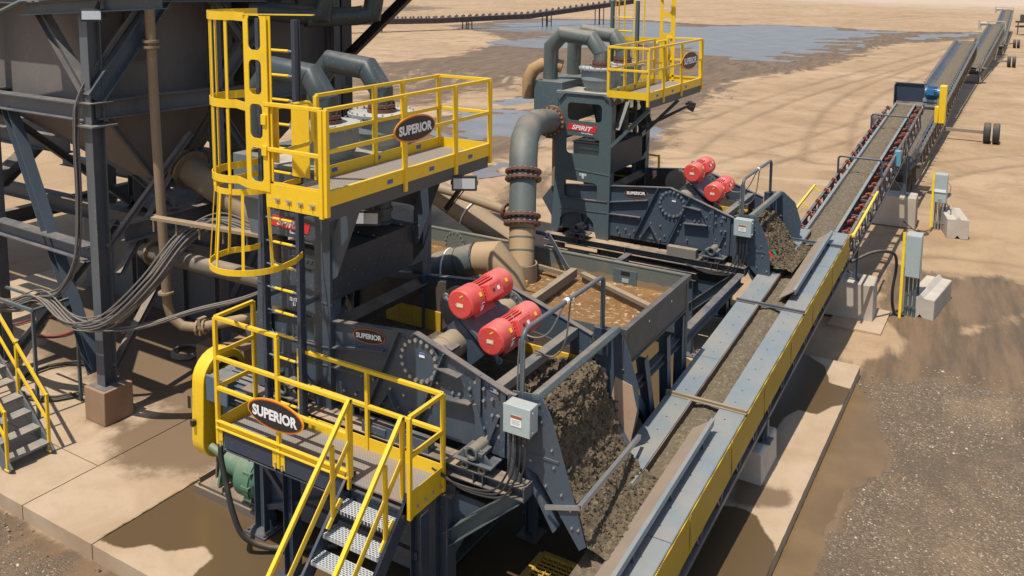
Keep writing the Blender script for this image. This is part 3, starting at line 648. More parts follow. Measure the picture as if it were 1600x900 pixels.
# ------------------------------------------------------------------ dewatering screens
def screen(Yc, first):
    yn, yf = Yc-1.03, Yc+1.03           # side plates
    where = 'nearer' if first else 'farther'
    L = ('dark grey dewatering screen in the foreground between the stair platform and the water tank' if first
         else 'farther dark grey dewatering screen behind the water tank, under the second tower')
    t = thing('dewatering_screen', (-6.6, Yc, 2.2), L, 'screen', 'dewatering screens')
    top = [(-9.15,3.12),(-8.9,3.2),(-6.3,3.46),(-5.85,3.32),(-4.88,3.0)]
    for y, s in ((yn, -1), (yf, 1)):
        mb = MB(); poly = top + [(-4.86,2.2),(-9.0,2.2),(-9.4,2.8)]
        mb.plate(poly, (), (0,y,0), (1,0,0), (0,0,1), .016)
        for a, b in zip(top, top[1:]): mb.bar((a[0],y+s*.02,a[1]), (b[0],y+s*.02,b[1]), .09, .014)
        y1 = y + s*.055
        rib = lambda a, b, w=.085, tt=.014: mb.bar((a[0],y+s*(.008+w/2),a[1]), (b[0],y+s*(.008+w/2),b[1]), w, tt)
        rib((-6.56,3.42),(-7.10,2.24)); rib((-5.86,3.31),(-6.30,2.24)); rib((-7.75,2.95),(-6.80,3.12)); rib((-8.9,2.90),(-7.75,2.95))
        rib((-8.9,2.66),(-6.95,2.72),.08); rib((-5.95,3.12),(-5.62,3.08),.11); rib((-5.98,2.75),(-5.46,2.78),.11); rib((-5.37,3.17),(-5.38,2.22),.07); rib((-5.02,3.05),(-5.03,2.22),.07)
        rib((-5.62,3.08),(-5.47,2.80),.05); rib((-6.50,2.22),(-6.72,2.60)); rib((-6.72,2.60),(-6.95,2.25))
        # doubler under the drive: disc and tapering skirt
        mb.plate([(-6.54,3.36),(-7.04,2.26),(-6.36,2.26),(-5.9,3.24)], (), (0,y+s*.014,0), (1,0,0), (0,0,1), .012)
        mb.plate(circ(-6.25,3.12,.30,28), (), (0,y+s*.026,0), (1,0,0), (0,0,1), .016)
        # inner sand coat
        mb.plate([(-9.1,2.45),(-4.9,2.5),(-4.95,2.72),(-6.2,2.92),(-6.4,3.40),(-9.1,3.06)], (), (0,y-s*.014,0), (1,0,0), (0,0,1), .01, 1)
        pl_ = mb.build('side_plate', [STEEL, paint('sand_caked', (.085,.065,.045), .85, dust=.5, grime=.6)], t)
        bm = MB(); nn = (0,s,0); pt = []
        for k in range(18):
            a = 2*math.pi*k/18; pt.append((-6.25+.265*math.cos(a), y+s*.034, 3.12+.265*math.sin(a)))
        bm.bolts(pt, nn, .027, .035); pt = []
        for x in (-7.5,-7.3,-7.1,-6.85,-6.6,-6.4,-5.9,-5.2): pt.append((x, y+s*.02, 2.40))
        for x in (-7.45,-7.2,-6.95,-6.7,-6.5): pt.append((x, y+s*.02, 2.30))
        for x in (-8.6,-8.4,-8.2,-8.0,-7.8,-7.6,-7.4,-7.2,-7.0): pt.append((x, y+s*.02, 2.69))
        for x, z in ((-5.75,2.83),(-5.65,2.84),(-5.5,2.85),(-5.5,2.95),(-5.42,3.05),(-5.3,3.0),(-5.3,2.85),(-5.18,2.9),(-5.18,2.7),(-5.1,2.6),(-5.3,2.5),(-5.08,2.45),(-5.1,3.0),(-6.05,2.7),(-6.1,2.55),(-5.98,2.9),(-6.72,2.63),(-6.5,2.6)): pt.append((x, y+s*.02, z))
        bm.bolts(pt, nn, .019, .028).build('bolt_set', BOLT, pl_)
    # suspension: four corners with trunnion tube, cradle and rubber springs
    for x in (-8.35, -5.28):
        for y, s in ((yn, -1), (yf, 1)):
            mb = MB(); yy = y + s*.20
            mb.bar((x,y+s*.04,2.36),(x-.14,y+s*.04,2.78),.05,.06); mb.bar((x+.05,y+s*.04,2.36),(x+.19,y+s*.04,2.72),.05,.05)
            mb.plate([(x-.26,2.20),(x+.26,2.20),(x+.22,2.24),(x+.10,2.36),(x-.10,2.36),(x-.22,2.24)], (), (0,yy+s*.06,0), (1,0,0), (0,0,1), .03)
            mb.box(x-.27, x+.27, yy-.13, yy+.13, 2.19, 2.215); mb.box(x-.14,x-.07,yy-.11,yy+.11,2.3,2.345); mb.box(x+.07,x+.14,yy-.11,yy+.11,2.3,2.345)
            m1 = mb.build('spring_bracket', STEEL, t, bevel=.004)
            MB().ring((x,y+s*.01,2.33),(x,yy+s*.14,2.33),.082,.058,20).build('trunnion', PIPE, m1)
            sp = MB()
            for dx in (-.12,.12): sp.ring((x+dx,yy-.10,2.135),(x+dx,yy+.10,2.135),.052,.026,16)
            sp.build('rubber_spring', paint('spring_grey', (.12,.115,.105), .6, dust=.6), m1)
    # drive tube with flanges, red vibration motors
    dt = MB(); dt.cyl((-6.2,yn+.01,3.1),(-6.2,yf-.01,3.1),.185,n=28)
    dt.ring((-6.2,yn+.36,3.1),(-6.2,yn+.50,3.1),.193,.186,28); dt.cyl((-6.60,Yc+.33,3.22),(-6.60,Yc+.38,3.22),.34,n=36); dt.bar((-6.60,Yc+.355,3.1),(-6.2,Yc+.355,3.1),.1,.3)
    dto = dt.build('drive_tube', paint('worn_tube', (.24,.20,.15), .6, dust=.5, dustc=(.45,.32,.19), grime=.3), t)
    MB().flange((-6.2,yf-.05,3.1),(0,1,0),.30,.03,32,0,1,20).build('tube_flange', [STEELG, BOLT], dto)
    br = MB(); A = V((-6.03,0,3.70)); B = V((-5.57,0,3.32)); mid = (A+B)/2
    nrm = V((.64,0,.77)).normalized()
    for yy in (Yc-.34, Yc+.34):
        br.plate([(-6.42,3.22),(-6.16,3.44),(-5.72,3.06),(-5.95,2.84)], (), (0,yy,0), (1,0,0), (0,0,1), .05)
    ax = (B-A).normalized()
    br.bar(mid - ax*.36 - nrm*.20 + V((0,Yc-.42,0)), mid - ax*.36 - nrm*.20 + V((0,Yc+.42,0)), .12, .04, nrm)
    br.bar(mid - nrm*.20 + V((0,Yc-.42,0)), mid - nrm*.20 + V((0,Yc+.42,0)), .62, .05, nrm)
    br.bar((-6.36,Yc-.62,3.02),(-6.02,Yc-.62,2.90),.10,.16,(0,0,1)); br.bar((-6.3,Yc-.66,3.26),(-5.98,Yc-.66,3.18),.2,.04,(0,0,1))
    bro = br.build('motor_mount', STEEL, t, bevel=.005)
    decal(bro, (-6.10,Yc-.765,3.235), (1,0,-.2), (0,0,1), .09, .05, [WHITE, BLUEL], [(0,.55,1,1,1)])
    for C0, nm in ((A, 'upper'), (B, 'lower')):
        mb = MB(); y0, y1 = Yc-.50, Yc+.52; P = lambda y: V((C0.x, y, C0.z))
        for a, b, r, r2 in ((y0,y0+.02,.172,.195),(y0+.02,y0+.30,.198,.198),(y0+.30,y0+.34,.198,.150),(y0+.34,y1-.34,.150,.150),(y1-.34,y1-.30,.150,.198),(y1-.30,y1-.02,.198,.198),(y1-.02,y1,.195,.172)):
            mb.cyl(P(a), P(b), r, r2, 32)
        for k in range(13):
            a = R(196 - k*14.5 - 20); d = V((math.cos(a),0,math.sin(a)))
            if -0.2 < d.dot(V((.64,0,.77))) : mb.bar(P(y0+.32)+d*.162, P(y1-.32)+d*.162, .014, .035, d)
        # feet and terminal housing
        mb.bar(P(Yc-.24)-nrm*.16, P(Yc+.26)-nrm*.16, .44, .035, nrm); mb.bar(P(Yc-.2)-nrm*.1, P(Yc+.22)-nrm*.1, .3, .14, nrm)
        mo = mb.build('vibration_motor', RED, t)
        d = (nrm*.9 + ax*.45).normalized(); tb = MB(); c = P(Yc+.02) + d*.17
        tb.bar(c - V((0,.17,0)), c + V((0,.17,0)), .22, .12, d); tb.bar(c - V((0,.15,0)) + d*.065, c + V((0,.15,0)) + d*.065, .19, .025, d)
        tbo = tb.build('terminal_box', RED, mo, bevel=.01)
        sd = d.cross(V((0,1,0))).normalized()
        decal(tbo, c + d*.080 + V((0,.05,0)), (0,1,0), sd if sd.z > 0 else -sd, .05, .05, [WHITE], []); decal(tbo, c + d*.080 - V((0,.06,0)), (0,1,0), sd if sd.z > 0 else -sd, .045, .04, [BLK], [])
        decal(mo, P(y0-.004) + V((0,0,-.01)), (1,0,0), (0,0,1), .10, .055, [flat('cream_label', (.62,.50,.30)), flat('cream_line', (.75,.68,.5))], [(.1,.2,.9,.7,1)])
        decal(mo, P(y0-.004) + V((.02,0,.11)), (.8,0,.6), (-.6,0,.8), .055, .018, [YLBL], [])
        for yy, mats_, hh in ((y0+.22, [YLBL], .055), (y1-.16, [YLBL], .05)):
            dd = (nrm + ax*.35).normalized(); s2 = dd.cross(V((0,1,0))).normalized(); s2 = s2 if s2.z > 0 else -s2
            decal(mo, P(yy) + dd*.2005, (0,1,0), s2, .05, hh, mats_, [])
        dd = (ax*.9 + nrm*.35).normalized(); s2 = dd.cross(V((0,1,0))).normalized(); s2 = s2 if s2.z > 0 else -s2
        decal(mo, P(y0+.24) + dd*.2005, (0,1,0), s2, .06, .12, [WHITE, BLK], [(0,.7,1,1,1)])
        lug = MB()
        for yy in (y0+.10, y1-.1):
            e = P(yy) - nrm*.17 + (ax*.24 if nm == 'lower' else -ax*.24)
            lug.ring(e - V((0,.012,0)), e + V((0,.012,0)), .045, .02, 14); lug.bar(e, P(yy) - nrm*.14, .025, .06, (0,1,0))
        lug.build('lifting_lug', paint('lug_grey', (.15,.17,.17), .5), mo)
    # cross member, deck panels, yellow liners
    MB().bar((-5.15,yn+.02,3.0),(-5.15,yf-.02,3.0),.14,.12,(0,0,1)).build('cross_tube', STEELG, t, bevel=.01)
    MB().bar((-8.9,yn+.02,2.36),(-8.9,yf-.02,2.36),.12,.12).bar((-6.9,yn+.02,2.3),(-6.9,yf-.02,2.3),.12,.12).build('cross_tube', STEELG, t)
    for y, s in ((yn, 1), (yf, -1)):
        for x0, x1, h in ((-8.45,-7.38,.32),(-6.0,-4.95,.19)):
            ln = MB(); k = x0
            while k < x1-.1: ln.box(k, k+.262, y+s*.03, y+s*.06, 2.48+.0, 2.48+h); k += .265
            ln.build('deck_liner', SCREENF if x0 < -7 else YELD, t, bevel=.006)
    MB().bar((-7.75,yn+.02,3.22),(-7.75,yf-.02,3.22),.16,.05,(.5,0,.8)).bar((-7.70,yn+.02,3.14),(-7.70,yf-.02,3.14),.03,.16,(.5,0,.8)).build('spreader', paint('sand_caked', (.085,.065,.045), .85, dust=.5, grime=.6), t)
    dk = MB()
    for k in range(10):
        x0 = -9.0 + k*.41; dk.box(x0+.004, x0+.406, yn+.06, yf-.06, 2.38, 2.43)
    dk.build('screen_deck', SCREENF, t)
    oval_sign(t, (-7.08, yn-.016, 3.235), (1,0,.09), (-.09,0,1), .54, .20, rim=False)
    decal(t, (-6.21, yn-.042, 3.2), (1,0,0), (0,0,1), .085, .06, [WHITE, BLUEL], [(0,.6,1,1,1)]); decal(t, (-5.18, yn-.012, 3.0), (1,0,-.2), (.2,0,1), .09, .05, [WHITE, BLUEL], [(0,.2,.5,.9,1)])
    # sand bed lying on the deck and pouring off the lip
    nx_, ny_ = 90, 66; vs = []; prof0 = [(-9.0,2.47),(-6.5,2.50),(-5.6,2.56),(-5.0,2.66),(-4.72,2.70),(-4.50,2.60),(-4.36,2.30),(-4.22,1.95),(-4.08,1.66),(-3.92,1.47),(-3.74,1.40)]
    prof = prof0 if not first else [(-9.0,2.47),(-6.5,2.50),(-5.6,2.55),(-5.0,2.62),(-4.80,2.64),(-4.66,2.52),(-4.56,2.25),(-4.44,1.92),(-4.28,1.64),(-4.06,1.45),(-3.80,1.36),(-3.66,1.35)]
    Ls = [0]
    for a, b in zip(prof, prof[1:]): Ls.append(Ls[-1] + math.hypot(b[0]-a[0], b[1]-a[1]))
    zo = (Yc-9.325)*.0755
    nx_ = 150
    for i in range(nx_+1):
        q = Ls[-1]*(i/nx_)**.8; k = max(j for j in range(len(Ls)) if Ls[j] <= q+1e-9); k = min(k, len(prof)-2); f = (q-Ls[k])/(Ls[k+1]-Ls[k])
        x = prof[k][0]+(prof[k+1][0]-prof[k][0])*f; z = prof[k][1]+(prof[k+1][1]-prof[k][1])*f
        fall = max(0, min(1, (x+4.8)/.9)); z += zo*fall*fall
        d = V((prof[k+1][0]-prof[k][0],0,prof[k+1][1]-prof[k][1])).normalized(); n = V((-d.z,0,d.x)); n = n if n.z > 0 or n.x > 0 else -n
        for j in range(ny_+1):
            wy = yf-.05-.16*fall; y = yn+.05+(wy-yn-.05)*j/ny_; p = V((x, y, z)); amp = .018 + .105*min(1, max(0, (x+5.6)/.5))
            amp *= 1-.5*fall; h = (abs(noise.noise(p*5.5))*1.0 + .75*abs(noise.noise(p*13)) + .4*noise.noise(p*29))*amp - .35*amp
            vs.append(p + n*h)
    fs = [(i*(ny_+1)+j, (i+1)*(ny_+1)+j, (i+1)*(ny_+1)+j+1, i*(ny_+1)+j+1) for i in range(nx_) for j in range(ny_)]
    mb = MB(); mb.add(vs, fs)
    t8 = [(1,0,0),(-1,0,0),(0,1,0),(0,-1,0),(0,0,1),(0,0,-1)]; f8 = [(0,2,4),(2,1,4),(1,3,4),(3,0,4),(2,0,5),(1,2,5),(3,1,5),(0,3,5)]
    for k in range(3000):
        i = int(nx_*(.50+.5*random.random()**.8)); j = random.randint(1, ny_-1); p = V(vs[min(i, nx_)*(ny_+1)+j]); s_ = (.010+.042*random.random()**2.4)*(.6 if i > nx_*.72 else 1)
        ro = Matrix.Rotation(random.uniform(0,6.28), 3, V((random.random()-.5,random.random()-.5,random.random()-.5)).normalized() if True else 'Z')
        mb.add([p + V((0,0,s_*.4)) + ro @ V((a*s_*random.uniform(.6,1.3), b*s_*random.uniform(.6,1.3), c*s_*random.uniform(.5,1.1))) for a, b, c in t8], f8)
    o = mb.build('sand', SAND, smooth=True, ang=60)
    tag(o, 'clumpy brown wet sand pouring off the lip of the %s dewatering screen' % where, 'sand', kind='stuff')
    return t
def chute(Yc, first):
    y0, y1 = Yc-1.125, Yc+1.125
    t = thing('discharge_chute', (-4.4, Yc, 1.5), ('front discharge chute with two pointed grey side plates and a pale angle bar across' if first else 'rear discharge chute with a red and green mark on its pointed side plate'), 'chute', 'discharge chutes')
    if first:
        PN = [(-4.86,3.12),(-4.50,3.16),(-4.36,2.95),(-4.03,1.98),(-3.89,1.52),(-3.97,1.45),(-4.52,2.19),(-4.86,2.32)]
        PF = [(-4.86,3.12),(-4.50,3.12),(-4.36,2.8),(-4.22,2.39),(-4.21,2.0),(-4.32,1.5),(-4.40,.8),(-4.56,1.5),(-4.66,2.1),(-4.86,2.3)]
    else:
        PN = [(-4.86,3.12),(-4.46,3.14),(-4.30,2.85),(-4.16,2.5),(-4.13,1.85),(-4.17,1.70),(-4.58,2.1),(-4.86,2.3)]
        PF = [(-4.86,3.12),(-4.46,3.16),(-4.2,2.95),(-4.05,2.5),(-4.12,1.75),(-4.2,1.65),(-4.55,2.04),(-4.86,2.3)]
    def inside(P, x, z):
        c = False; k = len(P)-1
        for i in range(len(P)):
            if (P[i][1] > z) != (P[k][1] > z) and x < (P[k][0]-P[i][0])*(z-P[i][1])/(P[k][1]-P[i][1]) + P[i][0]: c = not c
            k = i
        return c
    for y, s in ((y0, -1), (y1, 1)):
        P = PN if s < 0 else PF
        mb = MB(); mb.plate(P, (), (0,y,0), (1,0,0), (0,0,1), .014)
        mb.bar((-4.84,y+s*.03,3.1),(-4.84,y+s*.03,2.1),.06,.10,(1,0,0)); mb.bar((-4.62,y+s*.012,2.42),(-4.24,y+s*.012,2.42),.012,.03)
        o = mb.build('side_plate', STEEL, t)
        b = MB(); b.bolts([(x, y+s*.008, z) for x, z in ((-4.5,3.05),(-4.47,2.85),(-4.33,2.55),(-4.30,2.35),(-4.60,2.35),(-4.4,2.1),(-4.2,2.05),(-4.18,1.9),(-4.08,1.9),(-4.06,1.7),(-3.98,1.7),(-4.7,2.5),(-4.7,2.8),(-4.3,1.75),(-4.38,1.4)) if inside(P, x-.03, z) and inside(P, x+.03, z)], (0,s,0), .014, .02).build('bolt_set', BOLT, o)
    if first: MB().plate([(-4.60,2.15),(-4.50,1.55),(-4.385,.95),(-4.30,1.6),(-4.22,2.05),(-4.30,2.38),(-4.55,2.45)] if first else [(-4.62,2.3),(-4.1,1.95),(-4.07,2.2),(-4.35,2.85)], (), (0,y1-.02,0), (1,0,0), (0,0,1), .012).build('wear_liner', paint('tan_liner', (.42,.28,.19), .7, dust=.3, grime=.4), t)
    MB().bar((-4.55,y0-.01,3.12),(-4.55,y1+.01,3.12),.12,.10,(-.4,0,1)).build('head_beam', STEELG, t, bevel=.02)
    MB().plate([(-4.80,2.32),(-4.70,2.2),(-4.3,1.55),(-4.32,1.53),(-4.72,2.16),(-4.8,2.28)], (), (0,Yc,0), (1,0,0), (0,0,1), y1-y0-.02).build('slide_plate', STEEL, t)
    if first:
        MB().angle((-3.96,y0-.03,1.99),(-4.2,y1+.03,1.66),.05,.05,.008).bar((-4.40,y0-.02,1.84),(-3.96,y0-.02,1.98),.04,.045).build('angle_bar', GALV, t)
    else:
        m = MB(); m.bar((-4.17,y0-.009,2.46),(-4.08,y0-.009,2.36),.004,.045,(1,0,1),0); m.bar((-4.10,y0-.009,2.50),(-4.03,y0-.009,2.42),.004,.04,(1,0,1),1); m.build('paint_mark', [REDP, flat('green_paint', (.03,.3,.12))], t)
    return t
def hang_frame(Yc, first):
    ya, yb = Yc-1.10, Yc+1.08
    t = thing('pipe_arch', (-4.75, Yc, 3.05), ('bent grey pipe frame arching over the lip of the front screen, carrying motor cables' if first else 'bent grey pipe frame arching over the lip of the rear screen'), 'pipe frame', 'cable frames over the screens')
    pts = [(-4.75,ya,2.75),(-4.75,ya,3.72)] + [V((-4.75,ya+.13,3.72)) + V((0,-.13*math.cos(a),.13*math.sin(a))) for a in (R(30),R(60),R(90))] + [(-4.75,yb-.1,3.85)] + [V((-4.75,yb-.1,3.75)) + V((0,.1*math.sin(a),.1*math.cos(a))) for a in (R(30),R(60),R(90))] + [(-4.75,yb,2.85)]
    MB().tube(pts, .032, 12).build('arch_pipe', paint('blue_grey_pipe', (.055,.08,.10), .45, dust=.3), t)
    MB().box(-4.86,-4.64,yb-.05,yb+.05,2.75,3.12).box(-4.82,-4.70,ya-.02,ya+.05,2.75,2.95).build('mount_plate', NAVY, t)
    MB().cyl((-4.75,Yc-.05,3.855),(-4.75,Yc+.02,3.855),.038,n=12).cyl((-4.75,Yc+.10,3.84),(-4.75,Yc+.14,3.84),.035,n=12).build('clamp', WHITE, t)
    mb = MB()
    mb.tube(spline([(-5.55,Yc-.02,3.50),(-5.25,Yc-.1,3.32),(-4.95,Yc-.12,3.42),(-4.76,Yc-.05,3.82)], 8), .012, 6)
    mb.tube(spline([(-5.15,Yc-.1,3.15),(-5.0,Yc+.1,3.02),(-4.82,Yc+.1,3.25),(-4.75,Yc+.1,3.8)], 8), .012, 6)
    mb.tube(spline([(-4.79,ya,3.75),(-4.80,ya-.02,3.3),(-4.79,ya-.02,2.9)], 6), .010, 6); mb.tube(spline([(-4.71,ya-.02,3.75),(-4.72,ya-.03,3.3),(-4.73,ya-.02,2.9)], 6), .010, 6)
    mb.build('cable', CABLE, t)
    return t
def junction(Yc, first):
    y = Yc-1.30
    DX, DZ = .05, .045
    t = thing('junction_box', (-4.69,y,2.73), ('pale grey electrical box with a brown headed warning label on the front screen frame' if first else 'pale grey electrical box with warning label on the rear screen frame'), 'electrical box', 'electrical boxes on the screens')
    MB().box(-4.87+DX,-4.53+DX,y-.07,y+.10,2.72+DZ,3.05+DZ).build('enclosure', EBOX, t, bevel=.008)
    MB().box(-4.875+DX,-4.525+DX,y-.10,y-.073,2.715+DZ,3.056+DZ).build('door', EBOX, t, bevel=.006)
    decal(t, (-4.70+DX,y-.105,2.885+DZ), (1,0,0), (0,0,1), .14, .13, [WHITE, BROWNL, flat('print_grey', (.35,.35,.34))], [(0,.72,1,1,1)] + LINES)
    MB().bolts([(-4.525+DX,y-.05,3.0+DZ),(-4.525+DX,y-.05,2.77+DZ)], (1,0,0), .016, .02).build('latch', BOLT, t)
    mb = MB()
    for k in range(4):
        x = -4.82 + DX + k*.065
        mb.cyl((x,y-.02,2.72+DZ),(x,y-.02,2.62),.02,n=8)
        e = [(x,y-.02,2.62),(x+.01,y-.05,2.42),(x-.04,y-.06,2.2)]
        if k < 3: e += [(x-.22,y-.10,1.98-.02*k),(x-.7,y-.12,1.93-.02*k),(x-1.05,y-.10,2.0-.01*k)]
        mb.tube(spline(e, 6), .013, 7)
    mb.build('conduit', paint('conduit_black', (.022,.022,.022), .5, dust=.12, bump=0), t)
    return t
def base_frame(Yc, first):
    yn, yf = Yc-1.325, Yc+1.325
    L = 'dark steel support frame with I-beams and braced legs under the front screen' if first else 'dark steel support frame with long I-beams under the rear screen'
    t = thing('screen_stand', (-6.8,Yc,0), L, 'steel frame', 'screen support frames')
    for y, s in ((yn, -1), (yf, 1)):
        yc = y - s*.10; mb = MB(); mb.ibeam((-9.2,yc,2.005),(-4.6,yc,2.005),.2,.16,.014)
        for x in (-9.0,-8.35,-7.2,-5.28,-5.15): mb.box(x-.006,x+.006,yc-.098,yc+.098,1.94,2.07)
        mb.box(-4.6,-4.585,yc-.10,yc+.10,1.92,2.09); mb.plate([(-4.85,2.09),(-4.62,2.09),(-4.85,2.40)], (), (0,yc-s*.0,0), (1,0,0), (0,0,1), .012)
        mb.build('rail_beam', DBEAM, t)
        MB().ibeam((-9.2,yc,1.70),(-5.6,yc,1.70),.18,.16,.014).build('lower_beam', DBEAM, t)
        for x in (-8.9,-5.75):
            lg = MB(); lg.ibeam((x,yc,0.03),(x,yc,1.62),.19,.19,.014,(1,0,0)); lg.box(x-.2,x+.2,yc-.2,yc+.2,.0,.03)
            lg.plate([(x+.1,.03),(x+.2,.03),(x+.1,.2)], (), (0,yc,0), (1,0,0), (0,0,1), .012)
            lo = lg.build('leg', STEEL, t)
            MB().bolts([(x+a,yc+b,.03) for a in (-.16,.16) for b in (-.16,.16)], (0,0,1), .018, .03).build('anchor_bolt', RUST, lo)
        MB().ibeam((-5.70,yc,1.05),(-4.72,yc,1.92),.16,.17,.013,(-.6,0,.7)).build('brace', STEELG, t)
        MB().bar((-8.8,yc,.4),(-5.9,yc,1.55),.08,.08).build('brace', STEEL, t)
    for x in (-9.1,-7.3,-5.7): MB().ibeam((x,yn+.2,1.98),(x,yf-.2,1.98),.12,.14,.012).build('cross_beam', STEEL, t)
    for yy in (yn+.16, yf-.16): MB().plate([(-8.85,1.62),(-5.2,1.62),(-5.9,.35),(-8.85,.35)], (), (0,yy,0), (1,0,0), (0,0,1), .02).build('underpan', STEEL, t)
    MB().box(-8.85,-5.9,yn+.18,yf-.18,.33,.36).build('underpan', STEEL, t)
    MB().box(-8.8,-5.4,yn+.2,yn+.30,2.075,2.087).build('walk_plate', DBEAM, t)
    # tubes with wood blocks lying on the rail
    m = MB()
    if first:
        m.box(-7.0,-5.95,yn+.02,yn+.16,2.09,2.24).box(-6.95,-6.6,yn+.0,yn+.03,2.12,2.21)
    else:
        m.box(-6.25,-5.62,yn+.02,yn+.18,2.09,2.27)
    m.build('channel_block', STEEL if first else paint('dusty_channel', (.17,.16,.13), .7, dust=.7), t)
    return t
# ------------------------------------------------------------------ cyclone towers
def tower(Yc, first):
    yn, yf = Yc-1.10, Yc+1.10
    L = 'slate steel cyclone tower with rounded cut-outs carrying the yellow caged ladder' if first else 'farther cyclone tower with rounded cut-outs and a red SPIRIT plate'
    t = thing('cyclone_tower', (-8.3,Yc,2.09), L, 'steel tower', 'cyclone towers')
    mat = STEEL if first else STEELG
    poly = [(-9.12,2.09),(-8.97,2.09)] + [(-8.92+.02, 2.3)] + [(-8.48+.43*math.cos(R(a)), 2.36+.26*math.sin(R(a))) for a in (165,140,115,90,65,40,15)] + [(-8.05,2.3),(-7.98,2.09),(-7.74,2.09),(-7.68,5.3),(-8.95,5.3)]
    holes = [rrect(-8.80,-7.98,2.93,3.33,.09), rrect(-8.76,-7.95,3.95,4.36,.09), rrect(-8.74,-7.90,4.70,5.10,.09)]
    for y, s in ((yn, -1), (yf, 1)):
        mb = MB(); mb.plate(poly, holes, (0,y,0), (1,0,0), (0,0,1), .014)
        mb.bar((-7.70,y-s*.09,2.09),(-7.655,y-s*.09,5.32),.20,.014,(1,0,0)); mb.bar((-9.1,y-s*.09,2.09),(-8.96,y-s*.09,5.32),.18,.014,(1,0,0))
        mb.bar((-7.71,y+s*.012,2.09),(-7.67,y+s*.012,5.32),.02,.04,(1,0,0)); mb.bar((-9.06,y+s*.01,3.62),(-7.66,y+s*.01,3.55),.014,.02)
        mb.plate([(-9.0,5.3),(-8.78,5.3),(-8.93,5.13)], (), (0,y+s*.03,0), (1,0,0), (0,0,1), .05); mb.plate([(-7.85,5.3),(-7.62,5.3),(-7.62,5.13)], (), (0,y+s*.03,0), (1,0,0), (0,0,1), .05)
        mb.build('frame_plate', mat, t)
    tp = MB(); tp.box(-9.02,-7.64,yn-.04,yf+.04,5.30,5.345); tp.box(-7.68,-7.65,yn,yf,5.12,5.30)
    tp.build('top_deck', paint('dusty_deck', (.14,.16,.165), .6, dust=.95, dustc=(.46,.38,.29)), t)
    sd = MB(); sd.bar((-7.62,yn+.15,4.55),(-7.62,yn+.75,5.2),.02,.16,(1,0,0)); sd.bar((-7.62,yf-.15,4.45),(-7.62,yf-.75,5.2),.02,.16,(1,0,0))
    for z in (5.05,3.55,2.3): sd.box(-9.0,-8.9,yn,yf,z-.06,z+.06)
    sd.plate([(yf-.55,3.6),(yf-.02,3.6),(yf-.02,4.1),(yf-.2,3.78)], (), (-7.66,0,0), (0,1,0), (0,0,1), .012)
    sd.build('tie_beam', mat, t)
    # underflow box
    ub = MB(); ub.box(-8.6,-7.66,yn+.03,yf-.45,3.60,4.21); ub.box(-8.62,-7.63,yn+.02,yf-.43,4.21,4.235)
    for k in range(3): ub.bar((-8.6,yn+.3+k*.62,4.245),(-7.64,yn+.3+k*.62,4.245),.05,.012)
    ubo = ub.build('underflow_box', paint('charcoal_box', (.030,.036,.044), .5, dust=.12, grime=.15, grimec=(.05,.045,.04)), t)
    bb = MB(); bb.bolts([(x, y, 4.250) for x in (-8.4,-8.0,-7.72) for y in (yn+.3,yn+.92,yn+1.54)], (0,0,1), .014, .015)
    bb.build('bolt_set', BOLT, ubo)
    if True:
        cl = MB(); cl.box(-8.45,-7.74,yn+.012,yn+.028,3.86,4.10)
        for k in range(9): cl.box(-8.42+k*.075,-8.38+k*.075,yn+.0,yn+.012,4.06,4.09)
        cl.build('hatch', PIPED, ubo)
    # red name plate on the near face
    m = MB(); u = V((1,0,-.045)).normalized(); wv = V((.045,0,1)).normalized(); c = V((-8.38,yn-.012,4.545))
    m.plate([(-.36,-.075),(.33,-.075),(.37,.075),(-.32,.075)], (), c, u, wv, .006, 0)
    text_mesh(m, 'SPIRIT', 1, c + u*.01, u, wv, 1, .03, .006, shear=.25, fit=(.50,.105)); text_mesh(m, 'Sand Plant', 1, c + u*.14 - wv*.105, u, wv, 1, .02, .006, fit=(.28,.04))
    m.build('name_plate', [REDP, WHITE], t, smooth=False)
    d = MB()
    for a, b in ((-8.42,3.47),(-8.36,3.47),(-8.3,3.47),(-8.36,3.41)): d.box(a,a+.05,yn-.012,yn-.009,b,b+.05)
    for a, b in ((-8.405,3.485),(-8.285,3.485),(-8.345,3.425)): d.box(a,a+.02,yn-.014,yn-.012,b,b+.02,1)
    d.build('safety_sticker', [WHITE, BLK], t, smooth=False)
    return t
